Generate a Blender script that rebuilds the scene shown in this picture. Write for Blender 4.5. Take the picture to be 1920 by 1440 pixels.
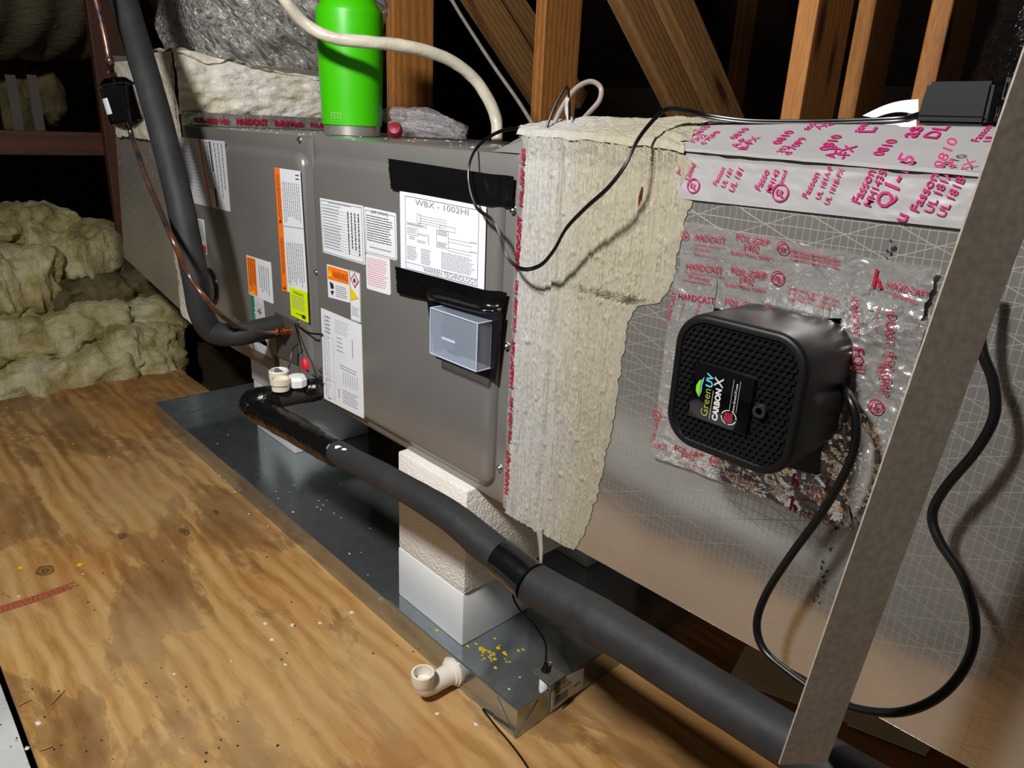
import bpy, math, random
import numpy as np
from math import pi, sin, cos, atan2, sqrt, radians
from mathutils import Vector, Matrix
random.seed(7)
for o in list(bpy.data.objects): bpy.data.objects.remove(o)
SC = bpy.context.scene; COL = SC.collection
# ------------------------------------------------------------------ camera
FPX = 1349.311; CAM = np.array([0.7295, -0.7001, 0.8812]); YAW, PIT, ROL = 2.3732, -0.3438, 0.0486
_f = np.array([cos(PIT)*cos(YAW), cos(PIT)*sin(YAW), sin(PIT)])
_r = np.array([sin(YAW), -cos(YAW), 0.]); _u = np.cross(_r, _f)
RR = _r*cos(ROL)+_u*sin(ROL); UU = -_r*sin(ROL)+_u*cos(ROL); FW = _f
cam = bpy.data.cameras.new('camera'); camo = bpy.data.objects.new('camera', cam); COL.objects.link(camo)
cam.sensor_width = 36; cam.sensor_fit = 'HORIZONTAL'; cam.lens = 36*FPX/1920; cam.clip_start = 0.02
m = Matrix(((RR[0], UU[0], -FW[0]), (RR[1], UU[1], -FW[1]), (RR[2], UU[2], -FW[2]))).to_4x4()
m.translation = Vector(CAM); camo.matrix_world = m
SC.camera = camo
# ------------------------------------------------------------------ world, lamp, exposure
W = bpy.data.worlds.new('attic'); SC.world = W; W.use_nodes = True
W.node_tree.nodes['Background'].inputs[0].default_value = (0.9, 0.88, 0.86, 1)
W.node_tree.nodes['Background'].inputs[1].default_value = 0.05
def lamp(name, loc, target, size, power, col):
    l = bpy.data.lights.new(name, 'AREA'); l.shape = 'DISK'; l.size = size; l.energy = power; l.color = col
    o = bpy.data.objects.new(name, l); COL.objects.link(o); o.location = loc
    o.rotation_euler = (Vector(target)-Vector(loc)).to_track_quat('-Z', 'Y').to_euler()
    return o
lamp('work_lamp', (0.2, -1.08, 1.62), (-0.45, 0.0, 0.4), 0.15, 31, (1.0, 0.975, 0.95))
SC.view_settings.view_transform = 'Standard'; SC.view_settings.look = 'None'
SC.view_settings.gamma = 1; SC.view_settings.exposure = 0.2; SC.view_settings.use_curve_mapping = False

# ------------------------------------------------------------------ a photo pixel to a point on a real plane
def on(px, py, x=None, y=None, z=None, d=None):
    v = FW+RR*(px-960)/FPX-UU*(py-720)/FPX
    if x is not None: t = (x-CAM[0])/v[0]
    elif y is not None: t = (y-CAM[1])/v[1]
    elif z is not None: t = (z-CAM[2])/v[2]
    else: t = d
    return CAM+v*t
# ------------------------------------------------------------------ noise
_rng = np.random.RandomState(3); _T = _rng.rand(256, 256)
def vn(x, y, s=0):
    x = np.asarray(x, float)+s*17.3; y = np.asarray(y, float)+s*31.7
    xi = np.floor(x).astype(int); yi = np.floor(y).astype(int); fx = x-xi; fy = y-yi
    fx = fx*fx*(3-2*fx); fy = fy*fy*(3-2*fy)
    a = _T[xi & 255, yi & 255]; b = _T[(xi+1) & 255, yi & 255]; c = _T[xi & 255, (yi+1) & 255]; d = _T[(xi+1) & 255, (yi+1) & 255]
    return (a*(1-fx)+b*fx)*(1-fy)+(c*(1-fx)+d*fx)*fy-0.5
def fbm(x, y, o=4, s=0):
    r = 0; a = 1
    for i in range(o): r = r+a*vn(x*2**i, y*2**i, s+i*3); a *= .5
    return r
def ridge(x, y, s=0):
    r = 0; a = 1
    for i in range(3): r = r+a*(0.5-2*np.abs(vn(x*1.9**i, y*1.9**i, s+i))); a *= .55
    return r
# ------------------------------------------------------------------ materials
def S(c):
    if isinstance(c, str):
        c = c.lstrip('#'); c = [int(c[i:i+2], 16)/255 for i in (0, 2, 4)]
        c = [v/12.92 if v <= .04045 else ((v+.055)/1.055)**2.4 for v in c]
    return (c[0], c[1], c[2], 1)
class N:
    def __init__(s, name):
        s.m = bpy.data.materials.new(name); s.m.use_nodes = True; s.t = s.m.node_tree; s.b = s.t.nodes['Principled BSDF']
        s.co = None
    def n(s, ty, **kw):
        x = s.t.nodes.new(ty)
        for k, v in kw.items():
            if k.startswith('i_'): 
                kk = k[2:]; kk = int(kk) if kk.isdigit() else kk.replace('_', ' ')
                s.set(x, kk, v)
            else: setattr(x, k, v)
        return x
    def set(s, x, k, v):
        if isinstance(v, bpy.types.NodeSocket): s.t.links.new(v, x.inputs[k])
        else: x.inputs[k].default_value = v
    def coord(s):
        if s.co is None: s.co = s.n('ShaderNodeNewGeometry').outputs['Position']
        return s.co
    def mapping(s, scale=(1, 1, 1), rot=(0, 0, 0), loc=(0, 0, 0)):
        return s.n('ShaderNodeMapping', i_Vector=s.coord(), i_Scale=scale, i_Rotation=rot, i_Location=loc).outputs[0]
    def noise(s, scale, vec=None, detail=4, rough=.55, dist=0):
        return s.n('ShaderNodeTexNoise', i_Vector=vec or s.coord(), i_Scale=scale, i_Detail=detail, i_Roughness=rough, i_Distortion=dist).outputs[0]
    def ramp(s, f, stops):
        r = s.n('ShaderNodeValToRGB'); s.set(r, 0, f); e = r.color_ramp.elements
        while len(e) < len(stops): e.new(.5)
        for k, (p, c) in enumerate(stops): e[k].position = p; e[k].color = S(c) if not isinstance(c, (int, float)) else (c, c, c, 1)
        return r.outputs[0]
    def mix(s, f, a, b, mode='MIX'):
        x = s.n('ShaderNodeMix', data_type='RGBA', blend_type=mode)
        s.set(x, 0, f); s.set(x, 6, a if isinstance(a, bpy.types.NodeSocket) else S(a)); s.set(x, 7, b if isinstance(b, bpy.types.NodeSocket) else S(b))
        return x.outputs[2]
    def math(s, op, a, b=0, c=0):
        x = s.n('ShaderNodeMath', operation=op); s.set(x, 0, a); s.set(x, 1, b); s.set(x, 2, c); return x.outputs[0]
    def bump(s, h, strength=.5, dist=.001, prev=None):
        x = s.n('ShaderNodeBump', i_Strength=strength, i_Distance=dist, i_Height=h)
        if prev: s.set(x, 'Normal', prev)
        s.set(s.b, 'Normal', x.outputs[0]); return x.outputs[0]
    def p(s, **kw):
        for k, v in kw.items():
            k = k.replace('_', ' ')
            if k == 'Base Color' and not isinstance(v, bpy.types.NodeSocket): v = S(v)
            s.set(s.b, k, v)
        return s
def simple(name, c, rough=.5, metal=0, var=0, vs=30, bs=0, bsc=200, bd=.001, spec=.5, coat=0):
    n = N(name); n.p(Roughness=rough, Metallic=metal, Specular_IOR_Level=spec)
    if coat: n.p(Coat_Weight=coat, Coat_Roughness=.1)
    if var:
        f = n.noise(vs); cc = S(c)
        lo = [max(0, v*(1-var)) for v in cc[:3]]; hi = [min(1, v*(1+var)) for v in cc[:3]]
        n.p(Base_Color=n.ramp(f, [(.3, lo), (.7, hi)]))
    else: n.p(Base_Color=c)
    if bs: n.bump(n.noise(bsc), bs, bd)
    return n.m
M = {}
M['cabinet'] = simple('cabinet_paint', '#8b8986', .3, .45, .05, 6, .06, 900, .0004)
M['cabinet_dark'] = simple('cabinet_dark_paint', '#4a4743', .5)  # dark grey of the service plate itself
M['screw'] = simple('zinc_screw', '#c9c9c6', .25, 1)
M['chrome'] = simple('shiny_dark_foil_cap', '#8a8a8c', .15, 1)
M['steel'] = simple('brushed_steel', '#cbc8c2', .36, .8, .1, 80)
M['white_label'] = simple('label_white', '#e6e9ee', .35, 0, .02, 20)
M['white_label_b'] = simple('label_grey_white', '#d2d5d8', .3, 0, .05, 20)
M['paper'] = simple('paper_white', '#e9ecf4', .6, 0, .02, 20)
M['print_black'] = simple('print_black', '#26262a', .5)
M['print_grey'] = simple('print_grey', '#8a8f98', .5)
M['print_light'] = simple('print_light_grey', '#b4bac4', .5)
M['print_red'] = simple('print_red', '#c83048', .45)
M['print_pink'] = simple('print_pink', '#e0808e', .5)
M['print_orange'] = simple('print_orange', '#ff7a10', .4)
M['print_green'] = simple('print_green', '#1c7a5c', .4)
M['print_yellow'] = simple('print_yellow', '#f2c81e', .4)
M['hivis'] = simple('label_hi_vis_yellow', '#dcf400', .4)
M['magenta'] = simple('print_magenta', '#b8226a', .5, 0, .15, 300)
M['tape_red'] = simple('print_tape_red', '#b01c3c', .4, .2, .15, 300)
M['black_tape'] = simple('black_vinyl_tape', '#0b0b0c', .22, 0, .1, 40, .25, 90, .002)
M['black_tape_wrinkled'] = simple('black_tape_wrinkled', '#0c0c0d', .2, 0, .1, 40, .9, 60, .004)
M['black_plastic'] = simple('black_plastic', '#0e0e10', .3, 0, .1, 40, .1, 500, .0003)
M['black_gloss'] = simple('black_gloss_paint', '#060608', .08, 0, 0, 1, .05, 40, .001, coat=.6)
M['black_rubber'] = simple('black_cable_rubber', '#0b0b0c', .35)
M['grey_plastic'] = simple('grey_plastic', '#6a6f76', .5)
M['pvc'] = simple('white_pvc', '#e6e0d2', .3, 0, .04, 40)
M['pvc_cream'] = simple('cream_pvc', '#ddd5bd', .35, 0, .05, 40)
M['white_plastic'] = simple('white_plastic', '#eeeeee', .35)
M['red_plastic'] = simple('red_plastic', '#c3122c', .35)
M['dark_red'] = simple('dark_red_plastic', '#8a0c26', .35)
M['green'] = simple('green_powder_coat', '#42c400', .38, 0, .03, 40, .12, 900, .0003)
M['green_mark'] = simple('green_logo_mark', '#8ade6a', .35, .3)
M['dark_mark'] = simple('dark_green_logo_mark', '#1f6a08', .35, .3)
M['copper'] = None
n = N('aged_copper'); f = n.noise(18, n.mapping((1, 1, 2.5))); n.p(Base_Color=n.ramp(f, [(.3, '#54464a'), (.5, '#7c6660'), (.64, '#a86440'), (.75, '#70646c')]), Metallic=.85, Roughness=.38); M['copper'] = n.m
M['copper_bright'] = simple('bright_copper', '#c46a38', .35, .9, .25, 60)
# foam pipe insulation
n = N('pipe_insulation_foam'); f = n.noise(14); f2 = n.noise(300)
n.p(Base_Color=n.ramp(f, [(.3, '#222223'), (.7, '#303031')]), Roughness=.62, Specular_IOR_Level=.35); b = n.bump(f2, .25, .0006); n.bump(n.noise(22), .35, .006, b); M['foam_pipe'] = n.m
n = N('polystyrene'); v = n.n('ShaderNodeTexVoronoi', i_Vector=n.coord(), i_Scale=260.0).outputs[0]
n.p(Base_Color=n.ramp(n.noise(9), [(.3, '#e2ded6'), (.7, '#f3f0ea')]), Roughness=.75); b = n.bump(v, .6, .0015); n.bump(n.noise(120), .7, .003, b); M['styro_rough'] = n.m
n = N('polystyrene_cut'); n.p(Base_Color=n.ramp(n.noise(9), [(.3, '#dcdedf'), (.7, '#eceeee')]), Roughness=.7); n.bump(n.noise(400), .25, .0006); M['styro'] = n.m
# lumber (grain runs along Z, along Y and along X)
def lumber(name, axis, dark, light, ang=.0):
    n = N(name)
    if ang: n.co = n.mapping((1, 1, 1), (ang, 0, 0))
    sc = {'z': (9, 9, .7), 'y': (9, .7, 9), 'x': (.7, 9, 9)}[axis]
    mp = n.mapping(sc); w = n.n('ShaderNodeTexWave', wave_type='RINGS', rings_direction='Z' if axis == 'z' else 'Y' if axis == 'y' else 'X', i_Vector=mp, i_Scale=2.6, i_Distortion=4.0, i_Detail=4.0, i_Detail_Scale=1.2).outputs[1]
    f = n.noise(30, n.mapping(tuple(v*1.5 for v in sc))); g = n.math('ADD', n.math('MULTIPLY', w, .22), n.math('MULTIPLY', f, .78))
    c = n.ramp(g, [(.25, dark), (.75, light)])
    kn = n.n('ShaderNodeTexVoronoi', i_Vector=n.mapping({'z': (9, 9, 2.2), 'y': (9, 2.2, 9), 'x': (2.2, 9, 9)}[axis]), i_Scale=1.0).outputs[0]
    kf = n.ramp(kn, [(.06, 1.0), (.16, 0.0)]); c = n.mix(kf, c, '#4a2410')
    n.p(Base_Color=c, Roughness=.62); n.bump(g, .3, .001); return n.m
M['wood_z'] = lumber('lumber_upright', 'z', '#8a5220', '#c48543')
M['wood_y'] = lumber('lumber_diagonal', 'y', '#6e4a26', '#a67c4a')
M['wood_old'] = lumber('lumber_reddish', 'z', '#341a0e', '#5a3019')  # reddish wood, colour darkened to stand in for lamp falloff at the left
M['wood_dimy'] = lumber('lumber_reddish_level', 'y', '#341a0e', '#5a3019')
# plywood floor
n = N('plywood')
mp = n.mapping((1.0, 15, 1)); w1 = n.noise(2.2, mp, 6, .62, .35)
wav = n.n('ShaderNodeTexWave', bands_direction='Y', i_Vector=n.mapping((.35, 1, 1)), i_Scale=9.0, i_Distortion=6.0, i_Detail=4.0, i_Detail_Scale=1.6).outputs[1]
fine = n.noise(5, n.mapping((4, 110, 1)), 5, .7)
g = n.math('ADD', n.math('MULTIPLY', w1, .55), n.math('ADD', n.math('MULTIPLY', wav, .17), n.math('MULTIPLY', fine, .38)))
c = n.ramp(g, [(.3, '#755029'), (.45, '#a0763f'), (.58, '#b88e56'), (.8, '#caa974')])
st = n.noise(3.1, n.mapping((.8, 2.2, 1), loc=(3.3, .4, 0)), 6, .68, .4)
c = n.mix(n.ramp(st, [(.5, 0.0), (.535, .5), (.7, .85)]), c, '#65452a')
pale = n.noise(2.2, n.mapping((1, 1.5, 1), loc=(9, 4, 0)), 5, .6)
c = n.mix(n.ramp(pale, [(.45, 0.0), (.65, .55)]), c, '#b8986b')
og = n.noise(1.7, n.mapping((1, 1.2, 1), loc=(1, 8, 0)), 4, .6)
c = n.mix(n.ramp(og, [(.52, 0.0), (.66, .5)]), c, '#a86a30')
for px, py, rx, ry in ((85, 1070, .034, .026), (230, 1005, .028, .014), (345, 997, .032, .014), (405, 960, .02, .010)):
    q = on(px, py, z=0)
    vv = n.n('ShaderNodeMapping', i_Vector=n.coord(), i_Location=(-q[0]/rx, -q[1]/ry, 0), i_Scale=(1/rx, 1/ry, 0)).outputs[0]
    ds = n.n('ShaderNodeTexNoise', i_Vector=n.coord(), i_Scale=40.0).outputs[0]
    L = n.math('ADD', n.n('ShaderNodeVectorMath', operation='LENGTH', i_0=vv).outputs[1], n.math('MULTIPLY', ds, .7))
    rg = n.math('MULTIPLY', n.math('ADD', n.math('SINE', n.math('MULTIPLY', L, 16.0)), 1.0), .22)
    c = n.mix(n.math('MULTIPLY', n.ramp(L, [(.0, 1.0), (.9, .85), (1.0, .0)]), n.math('ADD', rg, .5)), c, '#4a2f1c')
n.p(Base_Color=c, Roughness=.55, Specular_IOR_Level=.35); b = n.bump(fine, .25, .001); M['plywood'] = n.m
M['subfloor'] = simple('dark_brown_board', '#3a2c1c', .8, 0, .4, 3)  # dark brown board for lower floor, walls, ceiling and joists
M['membrane'] = simple('grey_white_sheet', '#c3c6c6', .6, 0, .12, 8, .5, 40, .004)
# galvanised steel
def galv(name, c1, c2, rough, scale=60):
    n = N(name); v = n.n('ShaderNodeTexVoronoi', i_Vector=n.coord(), i_Scale=scale); f = n.noise(9)
    cc = n.mix(.6, n.ramp(v.outputs[1], [(0, c1), (1, c2)]), n.ramp(f, [(.3, c1), (.7, c2)]))
    n.p(Base_Color=cc, Metallic=.86, Roughness=n.math('ADD', n.math('MULTIPLY', v.outputs[1], .12), rough)); return n.m
M['galv'] = galv('galvanised_pan', '#99a1a5', '#b2b9bc', .1)
M['galv_dull'] = galv('galvanised_dull', '#7d7973', '#98938b', .5, 330)
n = N('spangled_brace'); v = n.noise(170, None, 3); f = n.noise(9, None, 3)
n.p(Base_Color=n.mix(.5, n.ramp(v, [(.35, '#8a8174'), (.65, '#aea598')]), n.ramp(f, [(.3, '#8d7e6f'), (.7, '#a0978a')])), Metallic=.0, Roughness=.5); M['brace'] = n.m
# foil faces
def foil(name, scrim, rough, col, crumple=0, csc=30, warm=None, metal=.9):
    n = N(name); sep = n.n('ShaderNodeSeparateXYZ', i_0=n.coord()); X, Y, Z = sep.outputs
    nz = n.noise(6, None, 3); wob = n.math('MULTIPLY', n.math('SUBTRACT', nz, .5), .006)
    X = n.math('ADD', n.math('ADD', X, n.math('MULTIPLY', Y, .9)), wob); Z2 = n.math('ADD', Z, wob)
    def line(a, sp, wd):
        return n.math('LESS_THAN', n.math('PINGPONG', a, sp/2), wd/2)
    base = n.ramp(n.noise(5), [(.3, [v*.9 for v in S(col)[:3]]), (.7, [min(1, v*1.08) for v in S(col)[:3]])])
    prev = None
    if scrim:
        l1 = line(X, .0075, .0006); l2 = line(Z2, .0125, .0006)
        d1 = line(n.math('ADD', n.math('MULTIPLY', X, .42), Z2), .034, .0009); d2 = line(n.math('SUBTRACT', n.math('MULTIPLY', X, .42), Z2), .034, .0009)
        ln = n.math('MAXIMUM', n.math('MAXIMUM', l1, l2), n.math('MAXIMUM', d1, d2))
        msk = n.ramp(n.noise(3.2, None, 3), [(.35, .08), (.6, .34)])
        base = n.mix(n.math('MULTIPLY', ln, msk), base, '#d8d2c4')
        n.p(Roughness=n.math('ADD', n.math('MULTIPLY', ln, .2), rough))
        prev = n.bump(ln, .35, .0004)
    else: n.p(Roughness=rough)
    if crumple:
        v = n.n('ShaderNodeTexVoronoi', i_Vector=n.mapping((1, 1, 1)), i_Scale=float(csc), feature='F1').outputs[0]
        h = n.math('ADD', n.noise(csc*.8, None, 3, .5, 1.5), n.math('MULTIPLY', v, .6))
        n.bump(h, crumple, .006, prev)
    n.p(Base_Color=base, Metallic=metal); return n.m
M['foil'] = foil('scrim_foil', True, .24, '#bdb9b3', .14, 7, metal=.78)
M['foil_tape'] = foil('foil_tape', False, .3, '#d3d2d2', .2, 14, metal=.5)
M['foil_crumpled'] = foil('crumpled_foil_tape', False, .17, '#d4d2cf', .6, 42, metal=.72)
M['foil_plenum'] = foil('plenum_foil', True, .35, '#a39f94', .2, 9, metal=.5)
n = N('duct_jacket'); n.co = n.mapping((1, 1, 1), (2.2, 0, .3)); v = n.noise(5, n.mapping((10, 10, 2.2)), 5, .6, 1.2); v2 = n.noise(60, None, 3)
n.p(Base_Color=n.ramp(v, [(.35, '#6e6b66'), (.5, '#cfccc6'), (.62, '#84817c')]), Metallic=.45, Roughness=.18); b = n.bump(v, .9, .02); n.bump(v2, .2, .002, b); M['jacket'] = n.m
n = N('dark_duct_film'); v = n.noise(4, n.mapping((6, 6, 11), rot=(.5, 0, .3)), 4, .6, .8)
n.p(Base_Color='#1c1b1b', Metallic=.3, Roughness=.2); n.bump(v, .8, .02); M['film'] = n.m
n = N('dusty_duct_film'); v = n.noise(5, n.mapping((3, 3, 14)), 4, .6, .8)
n.p(Base_Color='#6a6250', Metallic=.1, Roughness=.45); n.bump(v, .8, .01); M['film_dusty'] = n.m
# mastic
n = N('duct_mastic'); sep = n.n('ShaderNodeSeparateXYZ', i_0=n.coord())
t = n.math('ADD', sep.outputs[0], n.math('MULTIPLY', n.math('SUBTRACT', n.noise(12, n.mapping((1, 1, .3))), .5), .12))
c = n.mix(n.ramp(t, [(.06, 0.0), (.14, 1.0)]), '#d6d4ce', '#c9c1a9')
th = n.noise(40, n.mapping((3, 1, .35)), 4)
c = n.mix(n.ramp(th, [(.3, .35), (.5, 0.0)]), c, '#a8a498')
n.p(Base_Color=c, Roughness=.55, Specular_IOR_Level=.3); b = n.bump(n.noise(60, n.mapping((9, 3, .4)), 5, .7), 1.0, .005); n.bump(n.noise(150, None, 3), .25, .001, b); M['mastic'] = n.m
n = N('plenum_mastic'); n.p(Base_Color=n.ramp(n.noise(5, None, 5), [(.38, '#f4f2ec'), (.62, '#ded2ae')]), Roughness=.5); n.bump(n.noise(30, n.mapping((1, 1, 2)), 5, .65), .9, .008); M['mastic_b'] = n.m
M['red_mark'] = simple('red_marker_smear', '#a04a38', .6, 0, .3, 200)
# fibreglass
n = N('fibreglass'); a = n.noise(7, None, 6, .65); 
n.p(Base_Color=n.ramp(a, [(.3, '#8c7d4c'), (.48, '#d0c48c'), (.64, '#efe8c2')]), Roughness=.95, Specular_IOR_Level=.1); b = n.bump(n.noise(45, None, 6, .75), .9, .02); M['fibre'] = n.m
n = N('dusty_dim_fibreglass'); a = n.noise(9, None, 6, .65)
n.p(Base_Color=n.ramp(a, [(.3, '#4a432c'), (.6, '#776c4c')]), Roughness=.9, Specular_IOR_Level=.1); n.bump(n.noise(25, None, 6, .7), .8, .02); M['fibre_dusty_dim'] = n.m  # dusty fibre, colour darkened to stand in for dim light on rear batts
M['yellow_bit'] = simple('yellow_fibre_bits', '#c8ab18', .9, 0, .3, 300)
M['white_bit'] = simple('white_foam_bits', '#d9d2ca', .7)
M['wood_bit'] = simple('wood_splinters', '#a87c44', .7, 0, .3, 90)
M['dark_bit'] = simple('dark_crumbs', '#20180e', .8)
M['dark_strip'] = simple('dark_grey_strip', '#4a4742', .7)  # plain dark grey for the thin upright strips
M['card'] = simple('pale_board', '#dad4b8', .8, 0, .12, 14)
M['hose'] = simple('vinyl_wrapped_cable', '#cfc8b4', .35, 0, .12, 30, .6, 30, .004)
M['grey_wire'] = simple('grey_cable', '#8c847e', .45, 0, .2, 60)
n = N('clear_vinyl_tube'); n.p(Base_Color='#b9aca4', Roughness=.2, Transmission_Weight=.45, IOR=1.3); M['tube'] = n.m
n = N('clear_blue_plastic'); n.p(Base_Color='#cfdcf2', Roughness=.12, Alpha=.2, Specular_IOR_Level=.7); M['clear'] = n.m
n = N('clear_edge_plastic'); n.p(Base_Color='#c4d2ea', Roughness=.15, Alpha=.85); M['clear_edge'] = n.m
n = N('thin_film_bag'); n.p(Base_Color='#dcd8da', Roughness=.12, Alpha=.33, Specular_IOR_Level=1.0); n.bump(n.noise(35, None, 4, .6, 1), 1, .01); M['bag'] = n.m
M['dev_green'] = simple('print_leaf_green', '#7cc81e', .4)
M['dev_olive'] = simple('print_lime', '#9fae3a', .4)
M['dev_blue'] = simple('print_sky_blue', '#66b6cc', .4)
M['dev_white'] = simple('print_silver', '#c8c8c6', .4)
M['housing'] = simple('matt_black_housing', '#09090a', .46, 0, .1, 40, .1, 500, .0003, spec=.4)
M['port'] = simple('smoky_port_ring', '#2b2d30', .2)
M['adapter'] = simple('matt_black_case', '#111216', .65, spec=.3)
M['switch'] = simple('breaker_black', '#15161c', .25)
M['blue_tint'] = simple('breaker_blue', '#3a4870', .35)

# ------------------------------------------------------------------ mesh builder
def plainv(v): return tuple(float(a) for a in v)
class MB:
    def __init__(s): s.v = []; s.f = []; s.k = []; s.cur = 0
    def add(s, vs, fs):
        o = len(s.v); s.v += [plainv(v) for v in vs]; s.f += [tuple(i+o for i in f) for f in fs]; s.k += [s.cur]*len(fs); return s
    def box(s, lo, hi, bev=0):
        x0, y0, z0 = lo; x1, y1, z1 = hi
        if bev <= 0:
            v = [(x, y, z) for z in (z0, z1) for y in (y0, y1) for x in (x0, x1)]
            return s.add(v, [(0, 2, 3, 1), (4, 5, 7, 6), (0, 1, 5, 4), (2, 6, 7, 3), (0, 4, 6, 2), (1, 3, 7, 5)])
        import bmesh
        b = bmesh.new(); bmesh.ops.create_cube(b, size=1)
        for q in b.verts: q.co = Vector(((x0+x1)/2+q.co.x*(x1-x0), (y0+y1)/2+q.co.y*(y1-y0), (z0+z1)/2+q.co.z*(z1-z0)))
        bmesh.ops.bevel(b, geom=list(b.edges), offset=bev, segments=2, affect='EDGES', profile=.5)
        b.verts.ensure_lookup_table(); b.verts.index_update()
        s.add([q.co[:] for q in b.verts], [[q.index for q in f.verts] for f in b.faces]); b.free(); return s
    def hexa(s, a, b):   # a, b: 4-point loops, a bottom / b top (any orientation)
        return s.add(list(a)+list(b), [(3, 2, 1, 0), (4, 5, 6, 7), (0, 1, 5, 4), (1, 2, 6, 5), (2, 3, 7, 6), (3, 0, 4, 7)])
    def quad(s, *p): return s.add(p, [tuple(range(len(p)))])
    def grid(s, fn, nu, nv):
        U, V = np.meshgrid(np.linspace(0, 1, nu), np.linspace(0, 1, nv)); P = fn(U, V); P = np.stack(np.broadcast_arrays(*P), -1).reshape(-1, 3)
        i = np.arange((nu-1)*(nv-1)); r, c = i//(nu-1), i % (nu-1); a = r*nu+c
        return s.add(P.tolist(), np.stack([a, a+1, a+nu+1, a+nu], -1).tolist())
    def tube(s, pts, rad, seg=14, cap=True, rough=0, sq=1, seed=0):
        P = np.array([plainv(p) for p in pts]); n = len(P)
        R = np.full(n, rad) if np.isscalar(rad) else np.interp(np.linspace(0, 1, n), np.linspace(0, 1, len(rad)), rad)
        T = np.gradient(P, axis=0); T /= np.linalg.norm(T, axis=1)[:, None]+1e-12
        up = np.array([0, 0, 1.]) if abs(T[0][2]) < .9 else np.array([1., 0, 0]); A = np.cross(T[0], up); A /= np.linalg.norm(A); vs = []
        L = np.concatenate([[0], np.cumsum(np.linalg.norm(np.diff(P, axis=0), axis=1))])
        for i in range(n):
            A = A-T[i]*(A@T[i]); A /= np.linalg.norm(A); B = np.cross(T[i], A)
            for k in range(seg):
                a = 2*pi*k/seg; r = R[i]
                if rough: r = r*(1+rough*float(fbm(np.array(cos(a)*1.5+5+seed), np.array(L[i]/max(.02, R[i]*1.6)+sin(a)*1.3), 3, seed)))
                vs.append(P[i]+(A*cos(a)+B*sin(a)*sq)*r)
        fs = [(i*seg+k, i*seg+(k+1) % seg, (i+1)*seg+(k+1) % seg, (i+1)*seg+k) for i in range(n-1) for k in range(seg)]
        if cap: fs += [tuple(range(seg))[::-1], tuple((n-1)*seg+k for k in range(seg))]
        return s.add(vs, fs)
    def lathe(s, prof, c, axis=(0, 0, 1), seg=28, cap=True):
        ax = Vector(axis).normalized(); a = ax.orthogonal().normalized(); b = ax.cross(a); c = Vector(plainv(c)); vs = []
        for r, h in prof:
            for k in range(seg):
                t = 2*pi*k/seg; vs.append(c+ax*h+(a*cos(t)+b*sin(t))*r)
        n = len(prof); fs = [(i*seg+k, i*seg+(k+1) % seg, (i+1)*seg+(k+1) % seg, (i+1)*seg+k) for i in range(n-1) for k in range(seg)]
        if cap: fs += [tuple(range(seg))[::-1], tuple((n-1)*seg+k for k in range(seg))]
        return s.add(vs, fs)
    def build(s, name, mats, parent=None, smooth=False, ang=40):
        if not isinstance(mats, (list, tuple)): mats = [mats]
        if parent is not None:
            off = Vector((0, 0, 0)); q = parent
            while q is not None: off += q.location; q = q.parent
            loc = Vector((0, 0, 0))
        else:
            V = np.array(s.v); lo, hi = V.min(0), V.max(0); off = Vector(((lo[0]+hi[0])/2, (lo[1]+hi[1])/2, lo[2])); loc = off.copy()
        me = bpy.data.meshes.new(name); me.from_pydata([(v[0]-off.x, v[1]-off.y, v[2]-off.z) for v in s.v], [], s.f)
        for t in mats: me.materials.append(M[t] if isinstance(t, str) else t)
        if len(mats) > 1: me.polygons.foreach_set('material_index', s.k)
        if smooth:
            me.polygons.foreach_set('use_smooth', [True]*len(me.polygons))
            try: me.set_sharp_from_angle(angle=radians(ang))
            except Exception: pass
        me.update(); me.validate()
        o = bpy.data.objects.new(name, me); COL.objects.link(o); o.location = loc; o.parent = parent
        return o
def tag(o, label=None, cat=None, group=None, kind=None):
    for k, v in (('label', label), ('category', cat), ('group', group), ('kind', kind)):
        if v: o[k] = v
    return o
def thing(name, loc, label, cat, group=None):
    o = bpy.data.objects.new(name, None); COL.objects.link(o); o.location = plainv(loc); o.empty_display_size = .05
    return tag(o, label, cat, group)
def crv(pts, n=12):
    P = [np.array(plainv(p)) for p in pts]; P = [2*P[0]-P[1]]+P+[2*P[-1]-P[-2]]; out = []
    for i in range(1, len(P)-2):
        for k in range(n):
            t = k/n; a, b, c, d = P[i-1:i+3]
            out.append(.5*((2*b)+(-a+c)*t+(2*a-5*b+4*c-d)*t*t+(-a+3*b-3*c+d)*t**3))
    out.append(P[-2]); return out
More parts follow.
